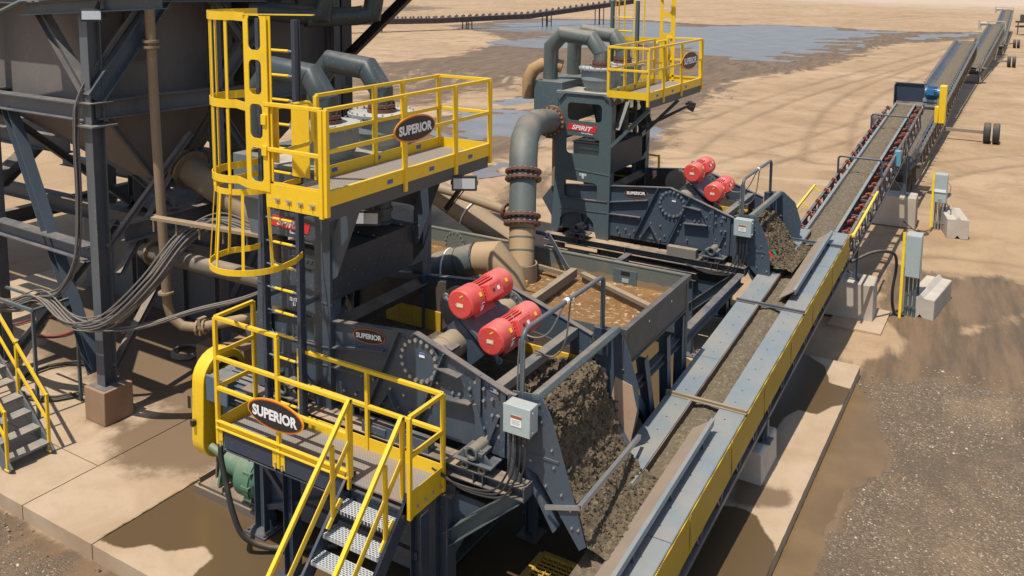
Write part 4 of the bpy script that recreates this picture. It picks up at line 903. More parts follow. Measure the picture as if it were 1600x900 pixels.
def cyclones(Yc, first):
    names = (['grey cyclone with bolted lid nearest the yellow ladder', 'grey cyclone with bolted lid behind the oval railing sign of the near platform'] if first
             else ['nearer grey cyclone on the farther tower, its round lid in full view', 'far one of the two grey cyclones on the farther tower, partly behind yellow rails'])
    for k, v_ in enumerate((-.59,.59)):
        x, y = -8.18, Yc+v_
        t = thing('cyclone', (x,y,5.345), names[k], 'cyclone', 'cyclones')
        mb = MB(); mb.cyl((x,y,5.345),(x,y,5.42),.34,.34,28); mb.cyl((x,y,5.42),(x,y,5.60),.36,.44,32); mb.cyl((x,y,5.60),(x,y,5.83),.44,.44,32)
        bo = mb.build('body', CYC, t)
        MB().bar((x-.1,y+.36,5.72),(x-.5,y+.36,5.72),.14,.18).build('inlet_box', CYC, bo)
        ld = MB(); ld.cyl((x,y,5.83),(x,y,5.87),.50,n=36); lo = ld.build('lid', CYC, t)
        b = MB()
        for q in range(22):
            a = 2*math.pi*q/22; b.cyl((x+.47*math.cos(a),y+.47*math.sin(a),5.81),(x+.47*math.cos(a),y+.47*math.sin(a),5.90),.014,n=6)
        b.build('bolt_set', BOLT, lo)
        MB().cyl((x,y,5.30),(x+.1,y-.12,4.62),.24,.13,20).cyl((x+.1,y-.12,4.62),(x+.12,y-.16,4.24),.13,n=20).cyl((x+.11,y-.14,4.42),(x+.11,y-.14,4.47),.155,n=20).cyl((x+.12,y-.16,4.24),(x+.12,y-.16,4.28),.17,n=20).build('cone', PIPED if not first else paint('dull_rubber', (.085,.095,.105), .55), t)
        z = 5.87
        pts = [(x,y,z),(x,y,6.19),(x-.26,y,6.50),(x-.98,y,6.56),(x-1.27,y,6.27),(x-1.29,y,5.45)]
        op = thing('overflow_pipe', (x,y,z), (['dark overflow pipe arching back from the cyclone nearest the yellow ladder','dark overflow pipe arching back from the cyclone behind the railing sign'] if first else ['grey arched overflow pipe on the near cyclone of the farther tower','grey arched overflow pipe on the far cyclone of the farther tower'])[k], 'pipe', 'overflow pipes')
        MB().tube(pts, .172, 24).build('pipe', PIPED if first else PIPE, op)
        f = MB(); f.cyl((x,y,z+.005),(x,y,z+.05),.215,n=24); f.cyl((x,y,z+.07),(x,y,z+.12),.205,n=24)
        for q in range(12):
            a = 2*math.pi*q/12; f.cyl((x+.188*math.cos(a),y+.188*math.sin(a),z),(x+.188*math.cos(a),y+.188*math.sin(a),z+.15),.014,n=6)
        f.build('flange', RUST, op)
        w_ = MB()
        for a, b in zip(pts[1:4], pts[2:5]):
            pass
        for i in (1,2,3):
            d1 = (V(pts[i])-V(pts[i-1])).normalized(); d2 = (V(pts[i+1])-V(pts[i])).normalized(); nn = (d1+d2).normalized()
            w_.tube([V(pts[i])-nn*.004, V(pts[i])+nn*.004], .178, 24)
        w_.build('weld_seam', PIPED, op)
        m = MB(); text_mesh(m, '0412', 1, (x-.62,y-.10,6.675), (1,0,0), (0,.7,.7), 0, .0, .0, fit=(.10,.03)); m.build('chalk_mark', WHITE, op) if False else None
    # overflow collecting box behind the cyclones
    ox = .22 if first else .28; yw = .9 if first else 1.05; zb_ = 4.72 if first else 4.55; ztp = 5.34 if first else 5.52
    t = thing('overflow_box', (-9.5,Yc,2.2), 'steel overflow collecting box with drop pipe at the back of the %s tower' % ('near' if first else 'farther'), 'steel box', 'overflow boxes')
    m = PIPET if not first else paint('steel_box_blue', (.10,.125,.135), .5, dust=.4, streak=.3); m = STEELG if not first else m
    MB().box(-9.92+ox,-9.20+ox,Yc-yw,Yc+yw,zb_,ztp).build('tank', m, t, bevel=.01)
    MB().plate([(-9.92+ox,zb_),(-9.20+ox,zb_),(-9.36+ox,4.15),(-9.76+ox,4.15)], (), (0,Yc-.45,0), (1,0,0), (0,0,1), .6).build('hopper', m, t)
    MB().cyl((-9.56+ox,Yc-.45,4.2),(-9.56+ox,Yc-.45,.1),.17,n=20).build('drop_pipe', PIPET, t)
    if not first:
        c = (-9.75,Yc-.4,5.45)
        MB().tube([(-9.95,Yc-.75,5.05),(-9.95,Yc-.75,5.5),(-9.86,Yc-.7,5.72),(-9.68,Yc-.6,5.84),(-9.45,Yc-.5,5.86),(-9.25,Yc-.42,5.8)], .15, 20).build('vent_elbow', paint('ochre_pipe', (.36,.22,.10), .8, dust=.4), t)
Y1, Y2 = 9.325, 18.15
# ------------------------------------------------------------------ lower access platform and stair
def access_platform(first):
    M = (lambda y: y) if first else (lambda y: Y2 - (y - Y1))
    L = ('yellow railed platform with oval sign beside the front screen, stair at its right end' if first else 'yellow railed platform mostly hidden on the far side of the rear screen')
    t = thing('access_platform', (-7.3, M(7.65), 1.9), L, 'platform', 'lower access platforms')
    x0, x1, ya, yb, zd = -8.87, -5.69, M(7.32), M(7.97), 1.9
    MB().box(x0+.04,x1-.04,ya,yb,zd-.02,zd).build('deck', CHECK, t)
    s = -1 if first else 1
    tp = MB()
    def chan(a, b, z0, z1, th=.012):
        tp.bar((a[0],a[1],(z0+z1)/2),(b[0],b[1],(z0+z1)/2), th, z1-z0)
    sx0, sx1 = -6.60, -5.78
    chan((x0,ya),(sx0,ya),1.935,2.03); tp.bar((x0,ya+s*.02,2.03),(sx0,ya+s*.02,2.03),.05,.012); tp.bar((x0,ya+s*.02,1.94),(sx0,ya+s*.02,1.94),.05,.012)
    for x in (x0+.06,-7.82,-7.68): tp.bar((x,ya+s*.012,1.70),(x,ya+s*.012,1.94),.07,.012,(0,1,0))
    chan((x0,yb),(x1,yb),1.88,2.06); chan((x0,ya),(x0,yb),1.80,2.06); chan((x1,ya),(x1,yb),1.72,2.04)
    tpo = tp.build('toe_board', YEL, t)
    if first:
        b = MB(); b.bolts([(x1+.008, ya+.12+k*.15, 1.83) for k in range(4)], (1,0,0), .016, .03); b.bolts([(x, ya-.02, z) for x in (-8.80,-7.80,-7.68) for z in (1.76,1.70)], (0,-1,0), .014, .02)
        b.build('bolt_set', BOLT, tpo)
    MB().ibeam((x0+.1,ya-s*.03,1.72),(x1-.1,ya-s*.03,1.72),.08,.17,.012).ibeam((x0+.1,yb,1.72),(x1-.1,yb,1.72),.08,.17,.012).bar((x0+.12,ya+s*.006,1.80),(sx0,ya+s*.006,1.80),.01,.25).build('deck_beam', NAVY, t)
    def post(x, y, z0, z1): MB().bar((x,y,z0),(x,y,z1),.05,.05,(0,1,0)).build('post', YEL, t, bevel=.004)
    def rail(*p): MB().rail(p, .048).build('rail', YEL, t, bevel=.004)
    zt, zm = 2.95, 2.48
    post(x0,ya,1.70,3.44); post(x0,yb,1.88,3.44); post(-7.75,ya,1.70,3.42); post(sx0,ya,1.80,zt-.02); post(x1,ya,1.72,zt); post(x1,yb,1.72,zt); post(-6.86,yb,1.88,zt); post(-8.02,yb,1.88,zt)
    rail((x0,ya,3.44),(x0,yb,3.44)); rail((x0,ya,2.94),(x0,yb,2.94)); rail((x0,ya,2.48),(x0,yb,2.48))
    rail((x0,ya,3.44),(-7.73,ya,3.44)); rail((x0,ya,zt-.05),(sx0,ya,zt-.05)); rail((x0,ya,zm),(sx0,ya,zm))
    rail((-8.04,yb,zt),(x1,yb,zt)); rail((-8.04,yb,zm),(x1,yb,zm)); rail((x1,ya,zt),(x1,yb,zt)); rail((x1,ya,zm),(x1,yb,zm))
    for x in (-8.8,-5.8):
        lg = MB(); lg.ibeam((x if x < -7 else -5.78, M(7.6), .03),(x if x < -7 else -5.78, M(7.6), 1.63),.15,.15,.012,(1,0,0))
    for x in (-7.86,-5.78):
        lg = MB(); lg.ibeam((x,M(7.62),.03),(x,M(7.62),1.63),.16,.16,.012,(1,0,0)); lg.box(x-.17,x+.17,M(7.62)-.17,M(7.62)+.17,0,.03); lg.build('leg', NAVY, t)
    if first:
        MB().bar((-8.7,7.7,1.6),(-7.9,7.65,.95),.06,.07).bar((-7.85,7.62,1.05),(-5.8,7.62,1.05),.06,.10).build('brace', NAVY, t)
        oval_sign(t, (-7.75,7.27,2.42), V((1,0,-.0)), (0,0,1), .97, .40)
    return t
def stair():
    t = thing('stair', (-6.2,6.5,0), 'dark blue steel stair with grated treads and yellow handrails leading down from the near platform', 'stairs')
    n = 9; rise = .21; run = .2
    for x, s in ((-6.63,-1),(-5.75,1)):
        MB().bar((x,7.36,1.86),(x,7.36-1.86*run/rise,0.0),.035,.20,(0,0,1)).bar((x,7.40,1.98),(x,7.30,1.78),.035,.16,(0,1,0)).build('stringer', NAVY, t)
    for k in range(1, n):
        y = 7.36 - run*k + .02; z = 1.9 - rise*k
        m = MB()
        m.box(-6.60,-5.78,y-.115,y-.105,z-.045,z); m.box(-6.60,-5.78,y+.105,y+.115,z-.045,z); m.box(-6.605,-6.595,y-.11,y+.11,z-.05,z); m.box(-5.785,-5.775,y-.11,y+.11,z-.05,z)
        m.box(-6.595,-5.785,y-.105,y+.105,z-.012,z-.001)
        m.build('tread', GRIP, t)
    sl = rise/run
    for x in (-6.58,-5.80):
        q = lambda y, h: (x, y, 1.9 - (7.36-y)*sl + h)
        MB().rail([(x,7.33,2.93),q(5.4,.98)],.05).build('handrail', YEL, t, bevel=.004)
        MB().rail([(x,7.33,2.42),q(5.4,.47)],.042).build('mid_rail', YEL, t, bevel=.004)
        MB().bar((x,7.33,1.95),(x,7.33,2.93),.05,.05,(0,1,0)).build('post', YEL, t, bevel=.004)
        for y in (7.02,5.9):
            m = MB(); p = q(y,.08); m.bar(p, q(y,.95), .045, .045, (0,1,0)); m.bar(q(y-.1,.08),q(y+.14,.08),.06,.012,(0,0,1)); m.build('post', YEL, t, bevel=.004)
# ------------------------------------------------------------------ upper platform, ladder, cage
def upper_platform(first):
    M = (lambda y: y) if first else (lambda y: Y2 + Y1 - y - .60)
    if first: L = 'yellow railed upper platform with oval sign, hung off the near tower beside the ladder'
    else: L = 'yellow railed upper platform on the farther tower above the red SPIRIT plate'
    t = thing('upper_platform', (-6.95, M(8.6), 5.37), L, 'platform', 'upper platforms')
    x0, x1, ya, yb, zd = -7.42, -6.53, M(6.94), M(10.33), 5.37
    if not first: x0, x1 = x0-.12, x1-.12
    yi = M(7.75)                                           # the inner rail begins beyond the ladder opening
    MB().box(x0,x1,ya,yb,zd-.02,zd).build('deck', CHECK, t)
    s = -1 if first else 1
    tb = MB(); ch = lambda a, b, z0, z1: tb.bar((a[0],a[1],(z0+z1)/2),(b[0],b[1],(z0+z1)/2),.012,z1-z0)
    ch((x1,ya),(x1,yb),5.33,5.50); tb.bar((x1-.02,ya,5.50),(x1-.02,yb,5.50),.05,.01); ch((x0,yi),(x0,yb),5.37,5.51); ch((x0,yb),(x1,yb),5.36,5.51); ch((x0-.02,ya),(x1,ya),5.22,5.50); tb.bar((x0,ya-s*.02,5.50),(x1,ya-s*.02,5.50),.012,.04)
    tbo = tb.build('toe_board', YEL, t)
    b = MB()
    for k in range(4): b.bar((x0+.16+k*.18,ya+s*.02,5.33),(x0+.16+k*.18,ya+s*.02,5.28),.012,.014,(0,1,0)); b.bar((x0+.12+k*.18,ya+s*.02,5.335),(x0+.20+k*.18,ya+s*.02,5.335),.014,.018)
    if not first:
        ch((x0-.02,yb),(x1,yb),5.22,5.50)
        for k in range(4): b.bar((x0+.16+k*.18,yb-.02,5.33),(x0+.16+k*.18,yb-.02,5.28),.012,.014,(0,1,0)); b.bar((x0+.12+k*.18,yb-.02,5.335),(x0+.20+k*.18,yb-.02,5.335),.014,.018)
    b.build('bolt_set', BOLT, tbo)
    bl = MB()
    for y in (8.0,8.85,9.75): bl.box(x0+.008,x0+.012,M(y),M(y+.1),5.42,5.47); bl.box(x1+.008,x1+.012,M(y),M(y+.1),5.38,5.43)
    bl.build('sticker', BLUEL, tbo)
    MB().bar((x1-.03,ya-s*.06,5.25),(x1-.03,yb+s*.06,5.25),.05,.17).bar((x0+.05,ya-s*.06,5.25),(x0+.05,yb,5.25),.05,.17).build('deck_beam', paint('beam_grey', (.055,.062,.07), .5, dust=.2), t)
    post = lambda x, y, z0=5.22, z1=6.42, w=.055: MB().bar((x,y,z0),(x,y,z1),w,w,(0,1,0)).build('post', YEL, t, bevel=.004)
    rail = lambda *p: MB().rail(p, .045).build('rail', YEL, t, bevel=.004)
    far = M(10.33)
    for y in (6.96,8.35,9.45,10.31): post(x1, M(y))
    post(x0, yi, 5.37); post(x0, M(8.85), 5.37); post(x0, M(9.45), 5.37); post(x0, M(10.31), 5.37)
    post(x1-.05, ya, 5.20)
    rail((x1,M(6.95),6.42),(x1,far,6.42)); rail((x1,M(6.95),5.95),(x1,far,5.95)); rail((x0,yi,6.42),(x0,far,6.42)); rail((x0,yi,5.95),(x0,far,5.95)); rail((x0,far,6.42),(x1,far,6.42)); rail((x0,far,5.95),(x1,far,5.95))
    rail((x0-.02,ya,6.42),(x1-.05,ya,6.42)); rail((x0-.02,ya,5.90),(x1-.05,ya,5.90))
    if not first: post(x0, ya, 5.2)
    if first: oval_sign(t, (x1+.045,M(8.5),6.0), (0,1,0), (0,0,1), .84, .34)
    else: oval_sign(t, (x1+.045,M(7.95),6.0), (0,1,0), (0,0,1), 1.05, .42)
    # knee braces from the tower legs
    k = MB()
    for y in (M(8.25),M(10.0)):
        if first: k.plate([(-7.66,3.90),(-7.58,3.95),(-7.14,5.0),(-7.14,5.165),(-7.36,5.165),(-7.52,4.78),(-7.66,4.42)], (), (0,y,0), (1,0,0), (0,0,1), .016); continue
        k.bar((-7.62,y,4.20),(-6.75,y,5.10),.07,.10,(0,1,0))
    k.build('knee_brace', STEEL if first else STEELG, t)
    # ladder opening gate, side shield and hatch plate
    g = MB(); zc = lambda z: z
    loop = [(x0,M(7.02),6.36),(x0,M(7.58),6.36)] + [V((x0,M(7.58),6.26)) + V((0,(M(7.68)-M(7.58))*math.sin(R(a)),.1*math.cos(R(a)))) for a in (30,60,90)] + [(x0,M(7.68),5.95)] + [V((x0,M(7.58),5.95)) + V((0,(M(7.68)-M(7.58))*math.cos(R(a)),-.1*math.sin(R(a)))) for a in (30,60,90)] + [(x0,M(7.02),5.83)]
    g.tube(loop, .024, 10); g.bar((x0,M(7.06),5.72),(x0,M(7.06),6.40),.012,.14,(1,0,0))
    go = g.build('gate', YEL, t)
    h = MB(); h.box(x0-.05,x0+.03,M(6.90),M(7.0),6.18,6.30); h.box(x0-.05,x0+.03,M(6.90),M(7.0),5.82,5.94); h.build('hinge', YEL, go, bevel=.005)
    if first:
        MB().bar((-7.72,7.78,5.36),(-7.72,7.78,6.30),.012,.30,(1,0,0)).build('side_shield', YEL, t)
        MB().box(-7.75,-7.30,7.0,7.3,5.382,5.41).build('hatch_plate', YELD, t)
    return t
def ladder(first):
    M = (lambda y: y) if first else (lambda y: Y2 + Y1 - y - .60)
    L = ('tall yellow safety cage and dark ladder with yellow rungs on the near tower' if first else 'yellow safety cage and ladder rising behind the farther upper platform')
    t = thing('caged_ladder', (-8.2, M(7.9), 2.0), L, 'ladder', 'caged ladders'); s = 1 if first else -1
    xl, xr, y, zt = -8.56, -7.92, M(7.93), 7.32
    for x in (xl, xr): MB().bar((x,y,1.92),(x,y,zt),.06,.10,(0,1,0)).bar((x+(.04 if x == xl else -.04)*0,y+.03,1.92),(x,y+.03,zt),.09,.012,(0,1,0)).build('side_rail', NAVY if first else STEELG, t)
    rg = MB(); z = 2.15
    while z < zt-.1:
        MB().cyl((xl,y-s*.0,z),(xr,y,z),.013,n=8).build('rung', BOLT, t); rg.cyl((xl+.17,y,z),(xr-.13,y,z),.019,n=8); z += .318
    rg.build('rung_sleeve', YEL, t)
    br = MB()
    for z in (2.4,3.6,4.8): br.bar((xl,y,z),(xl,M(8.2),z),.05,.05); br.bar((xr,y,z),(xr,M(8.2),z),.05,.05)
    br.build('stand_off', STEEL, t)
    # hoops: a round cage in front of the ladder, open towards the platform above deck height
    def hoop(z, h, flare=1.0, cut=False):
        cx, cy, r = -8.24, M(7.42), .40*flare
        pts = []
        a0, a1 = (155, 362) if not cut else (155, 300)
        for k in range(25):
            a = R(a0 + (a1-a0)*k/24)
            pts.append((cx + r*1.02*math.cos(a)*(1.0), cy + s*r*1.0*math.sin(a), z))
        pts = [(xl-.03,y,z),(xl-.06,y-s*.2,z)] + [p for p in pts if s*(p[1]-M(7.42)) < .2] + ([((xr+.05 if flare < 1.2 else -7.75),y-s*.25,z),(xr+.06,y-s*.02,z)] if not cut else [(-7.72,M(6.93),z)])
        return pts, MB().strip(pts, h, .012).build('hoop', YEL, t)
    zs = [(4.30,.075,1.28,False),(5.28,.07,1.06,False),(5.44,.09,1.1,True),(6.36,.10,1.1,True),(7.40,.10,1.1,True)]
    if not first: zs = zs[1:]
    bt = [(180,.0),(205,0),(235,0),(265,0),(300,0),(340,0)]
    hp = {}
    for z, h, f, c in zs: hp[z] = hoop(z, h, f, c)[0]
    def strap(z0, f0, z1, f1, a):
        c = lambda z, f: (-8.24 + .40*f*1.01*math.cos(R(a)), M(7.42) + s*.40*f*math.sin(R(a)), z)
        MB().bar(c(z0,f0), c(z1,f1), .035, .012, (math.cos(R(a)), s*math.sin(R(a)), 0)).build('strap', YEL, t)
    if first:
        for a in (172,200,228,262,305,345): strap(4.28,1.27,5.30,1.05,a)
    for a in (172,195,218,250,285): strap(5.26,1.08,7.42,1.08,a)
    # slotted shield panel
    pz = 5.40
    holes = [rrect(-7.665,-7.465,pz+.10+k*.51,pz+.10+k*.51+.40,.06) for k in range(4)]
    MB().plate([(-7.74,pz),(-7.37,pz),(-7.37,7.42),(-7.74,7.42)], holes, (0,M(6.93),0), (1,0,0), (0,0,1), .012).bar((-7.37,M(6.93)+s*.03,pz),(-7.37,M(6.93)+s*.03,7.42),.012,.06,(1,0,0)).bar((-7.75,M(6.94),7.43),(-7.0,M(7.3),7.43),.08,.012).build('slotted_panel', YEL, t)
    if first:
        d = MB(); u = V((.25,-1,0)).normalized()
        d.box(-8.653,-8.645,7.22,7.28,6.33,6.39,0); d.build('sticker', [BLUEL, REDP], t) if False else None
        c = hp[6.36]; i = 8; a, b = V(c[i]), V(c[i+2]); out = V(((a+b)/2 - V((-8.24,7.42,6.36))).normalized()); u = out.cross(V((0,0,1))).normalized()*-1
        decal(t, V(c[i+1]) + out*.014, u, (0,0,1), .10, .06, [flat('red_sticker', (.65,.06,.03)), BLK], [(.15,.4,.85,.6,1)], 'sticker')
        a = V(c[i-2]); out = (a - V((-8.24,7.42,6.36))).normalized(); u = out.cross(V((0,0,1))).normalized()*-1
        decal(t, a + out*.014, u, (0,0,1), .06, .06, [BLUEL], [], 'sticker')
def floodlight(loc, aim, arm, label):
    t = thing('floodlight', loc, label, 'floodlight', 'floodlights under the platforms'); p = V(loc); d = V(aim).normalized(); u = d.cross(V((0,0,1))).normalized(); w_ = u.cross(d)
    m = MB(); m.bar(p - d*.05, p + d*.02, .34, .20, w_)
    for k in range(7): m.bar(p - d*.05 - u*.14 + u*.046*k, p - d*.10 - u*.14 + u*.046*k, .008, .16, w_)
    h = m.build('housing', BLACK, t, bevel=.006); MB().bar(p + d*.02, p + d*.028, .29, .14, w_).build('lens', GLASS, t)
    MB().bar(arm, p - d*.07, .05, .05).bar(p - u*.18, p - u*.18 - d*.12, .012, .05).bar(p + u*.18, p + u*.18 - d*.12, .012, .05).build('bracket', BLACK, t)
    MB().tube(spline([p - d*.1, p - d*.2 - V((0,0,.12)), V(arm) - V((0,0,.06))], 6), .008, 6).build('cable', RUBBER, t)
# ------------------------------------------------------------------ water tank
def tank():
    t = thing('water_tank', (-7,11.75,0), 'open dark steel water tank full of brown frothing water between the two screens', 'tank')
    x0, x1, y0, y1, zt, zb = -9.9, -4.45, 10.62, 12.95, 3.14, 2.56
    mi = paint('tank_inside', (.11,.125,.11), .6, dust=.3, dustc=(.45,.3,.16), grime=.3, grimec=(.32,.22,.12))
    MB().box(x0,x1,y1-.012,y1,2.5,zt).bar((x0,y1+.02,zt),(x1,y1+.02,zt),.08,.02).build('back_wall', mi, t)
    MB().box(x0,x1,y0,y0+.012,2.5,zt-.1).build('front_wall', mi, t)
    MB().box(x0,x0+.012,y0,y1,2.5,zt).build('end_wall', mi, t)
    f = MB(); f.box(x1-.014,x1,y0-.2,y1+.06,zb,zt); f.bar((x1+.01,y0-.2,zt-.03),(x1+.01,y1+.06,zt-.03),.09,.09,(0,0,1)); f.bar((x1-.03,y1+.03,.3),(x1-.03,y1+.03,zt),.10,.08,(1,0,0)); f.bar((x1-.02,y0-.2,zb+.01),(x1-.02,y1+.06,zb+.01),.08,.02)
    fo = f.build('end_wall', paint('tank_face', (.048,.054,.062), .5, dust=.25, streak=.2), t, bevel=.01)
    lg = MB()
    for y in (11.35,12.25): lg.bolts([(x1+.002,y,2.95)],(1,0,0),.02,.012)
    lg.build('bolt_set', WHITE, fo)
    MB().box(x0+.02,x1-.02,y0+.012,y1-.012,2.58,2.66).build('floor_pan', mi, t)
    # underside hopper and legs
    MB().plate([(x0,2.56),(-5.0,2.56),(-6.2,1.2),(-8.8,1.2)], (), (0,11.78,0), (1,0,0), (0,0,1), 2.1).build('hopper', STEEL, t)
    for a, b in (((-4.52,12.9,0),(-4.52,12.9,2.5)),((-4.52,12.45,.05),(-4.52,12.2,2.4)),((-4.52,11.9,.6),(-4.52,11.3,2.4)),((-4.6,12.85,.1),(-4.6,11.2,1.8)),((-5.6,10.0,.03),(-5.6,10.0,1.9)),((-9.6,12.8,0),(-9.6,12.8,1.6)),((-9.6,10.8,0),(-9.6,10.8,1.6)),((-7,12.8,0),(-7,12.8,1.6))):
        m = MB(); m.ibeam(a, b, .14, .14, .012, (1,0,0)); m.box(a[0]-.16,a[0]+.16,a[1]-.16,a[1]+.16,max(0,a[2]-.03),max(0,a[2]-.03)+.03) if a[2] < .06 else None
        m.build('leg', STEEL, t)
    MB().ibeam((-4.55,10.4,2.05),(-4.55,12.95,2.05),.12,.14,.012).ibeam((-4.6,12.95,1.95),(-4.6,16.6,1.95),.14,.2,.014).ibeam((-7.0,12.95,1.95),(-7.0,16.6,1.95),.14,.2,.014).build('cross_beam', STEEL, t)
    # weir angle, cross bars
    m = MB(); m.bar((-6.15,12.62,2.95),(-4.62,11.85,2.95),.10,.06); m.bar((-6.15,12.62,2.87),(-4.62,11.85,2.87),.01,.12); m.build('weir_angle', WOOD, t)
    MB().bar((-6.22,10.75,2.95),(-6.30,12.62,2.95),.11,.14).build('weir_bar', WOOD, t); MB().bar((-6.38,12.5,2.93),(-7.9,12.72,2.95),.06,.07).build('weir_bar', WOOD, t); MB().bar((-6.95,12.9,3.42),(-6.40,12.60,2.98),.02,.09,(0,0,1)).bar((-6.95,12.9,3.42),(-7.2,12.92,3.42),.06,.06).build('stay', STEEL, t)
    m = MB(); m.box(-5.72,-5.30,y1-.03,y1-.014,2.80,3.04); m.box(-5.58,-5.42,y1-.034,y1-.03,2.95,3.02,1); m.box(-5.56,-5.44,y1-.036,y1-.03,2.83,2.90,2)
    m.build('patch_plate', [STEELG, BLACK, flat('pale_square', (.35,.38,.37))], t)
    m = MB(); m.ring((-8.95,y1-.02,2.93),(-8.95,y1-.03,2.93),.22,.0,24); 
    b = MB(); b.bolts([(-8.95+.20*math.cos(R(a)), y1-.03, 2.93+.20*math.sin(R(a))) for a in range(0,360,24)], (0,-1,0), .014, .02); mo = m.build('port_cover', mi, t); b.build('bolt_set', BOLT, mo)
    tm = [(x0+.02+k*(x1-x0-.06)/60, 2.90+.035*noise.noise(V((k*.35,1,2)))+.03*noise.noise(V((k*1.1,4,2)))) for k in range(61)]
    MB().plate([(x0+.02,2.7)]+tm+[(x1-.04,2.7)], (), (0,y1-.016,0), (1,0,0), (0,0,1), .004).build('tide_mark', paint('tide_tan', (.24,.165,.09), .8, dust=0, grime=.5, grimec=(.09,.085,.06)), t)
    # frothing water
    nx_, ny_ = 120, 56; vs = []
    for i in range(nx_+1):
        for j in range(ny_+1):
            x = x0+.02+(x1-x0-.04)*i/nx_; y = y0+.014+(y1-y0-.028)*j/ny_; p = V((x,y,0))
            vs.append((x, y, 2.80 + .022*noise.noise(p*3.2) + .018*noise.noise(p*8) + .008*noise.noise(p*20)))
    fs = [(i*(ny_+1)+j, (i+1)*(ny_+1)+j, (i+1)*(ny_+1)+j+1, i*(ny_+1)+j+1) for i in range(nx_) for j in range(ny_)]
    m = MB(); m.add(vs, fs); struct(m.build('water', TANKW, ang=180))
def pipes():
    def T(name, loc, label): return thing(name, loc, label, 'pipe', 'big process pipes')
    def coll(t, c, d, r, m=RUST):
        for e in (-.065,.065): MB().flange(V(c) + V(d).normalized()*e, d, r, .045, 24, 0, 1, 18, r*.075).build('flange', [m, PIPET], t)
        MB().cyl(V(c)-V(d).normalized()*.05, V(c)+V(d).normalized()*.05, r*.86, n=24).build('gasket', BLACK, t)
    # tall pipe from the far tower into the tank sleeve
    t = T('overflow_drop_pipe', (-7.1,12.3,2.8), 'tall grey and tan pipe with bolted flanges dropping into a sleeve in the tank')
    MB().tube([(-7.12,12.26,2.98),(-7.28,12.55,3.72)], .215, 24).build('lower_pipe', OCHRE, t); MB().tube([(-7.28,12.55,3.72),(-7.44,12.85,4.42)], .235, 24).build('middle_pipe', PIPE, t)
    MB().tube([(-7.44,12.85,4.42),(-7.50,12.95,4.72),(-7.62,13.2,4.98),(-7.85,13.75,5.10),(-8.15,14.6,5.05),(-8.75,16.3,4.78),(-9.1,17.0,4.75)], .25, 24).build('bend_pipe', PIPE, t)
    coll(t, (-7.28,12.55,3.72), (-.16,.3,.74), .32); coll(t, (-7.44,12.85,4.42), (-.16,.3,.7), .32); coll(t, (-8.68,16.1,4.80), (-.3,1,-.1), .33)
    MB().flange((-7.66,12.85,3.72),(1,0,0),.15,.05,16,0,0,10).flange((-7.80,12.87,3.72),(1,0,0),.15,.05,16,0,0,10).build('flange', RUST, t)
    r = MB()
    for k in (.35,.62,.8): p = V((-7.12,12.26,2.98)).lerp(V((-7.28,12.55,3.72)), k); d = V((-.16,.29,.74)).normalized(); r.cyl(p-d*.012,p+d*.012,.222,n=24)
    r.build('weld_band', PIPE, t)
    t2 = T('sleeve_pipe', (-7.08,12.2,2.6), 'short open grey sleeve standing in the tank around the foot of the tall pipe')
    MB().ring((-7.08,12.2,2.60),(-7.08,12.2,3.10),.265,.245,28).build('sleeve', PIPET, t2); MB().box(-6.98,-6.92,11.92,11.95,2.80,2.90).box(-6.88,-6.82,11.94,11.97,2.80,2.90).build('clip', YELD, t2)
    # long pipe sloping down behind the tank
    t = T('sloping_pipe', (-9,13.4,3), 'dusty pipe sloping down behind the water tank with a pale strap over it')
    MB().tube([(-11.2,13.35,4.35),(-9.6,13.4,3.66),(-8.05,13.45,2.95),(-7.4,13.5,2.62)], .245, 24).build('pipe', PIPET, t)
    c = V((-8.95,13.42,3.37)); d = V((1.6,0,-.74)).normalized(); n = V((.42,0,.9)); a = V((0,1,0))
    MB().tube([c + (a*-.265*math.cos(R(q)) + n*.265*math.sin(R(q))) for q in range(-50, 231, 20)], .016, 8).build('strap', WHITE, t)
    t = T('branch_pipe', (-8.2,13,3.6), 'thin tan pipe running level to the red flange on the tall pipe')
    MB().tube([(-10.2,13.1,3.95),(-9.0,13.0,3.86),(-7.72,12.86,3.72)], .085, 16).build('pipe', PIPET, t)
    # short feed elbow in front of the tank
    t = T('feed_elbow', (-7.2,11,3), 'ribbed grey pipe with tan elbow turning down into the water tank behind the red motors')
    MB().tube([(-9.8,11.35,2.66),(-8.46,11.55,2.92),(-7.62,11.68,3.22)], .262, 24).build('pipe', PIPE, t)
    MB().tube([(-7.62,11.68,3.22),(-7.34,11.72,3.27),(-7.10,11.78,2.98),(-7.02,11.8,2.70)], .268, 24).build('elbow', OCHRE, t)
    r = MB(); A, B = V((-8.46,11.55,2.92)), V((-7.62,11.68,3.22)); d = (B-A).normalized()
    for k in (.12,.62,.98): p = A.lerp(B,k); r.cyl(p-d*.008,p+d*.008,.268,n=28)
    r.build('weld_band', PIPED, t)
    MB().flange(A-d*.08, d, .345, .04, 24, 0, 1, 16).build('flange', [paint('coral_red', (.42,.10,.06), .5), BOLT], t)
    p = A.lerp(B,.35); n = V((0,0,1)); a = V((-.15,1,0)).normalized()
    MB().tube([p - a*.285 - n*.35] + [p + (a*-.285*math.cos(R(q)) + n*.285*math.sin(R(q))) for q in range(0, 181, 15)] + [p + a*.285 - n*.4], .014, 8).build('strap', WHITE, t)
    t = T('slurry_feed_pipe', (-13.5,11.3,3.5), 'thick dusty pipe leaving the hopper through a ringed flange towards the ladder')
    A, B = V((-14.75,11.3,4.15)), V((-11.6,11.2,3.15)); d = (B-A).normalized()
    MB().tube([A, B, (-10.2,11.0,2.9)], .29, 24).build('pipe', PIPET, t); MB().flange(A+d*.42, d, .40, .05, 24, 0, 0, 18).flange(A+d*.55, d, .40, .05, 24, 0, 0, 18).build('flange', PIPET, t)
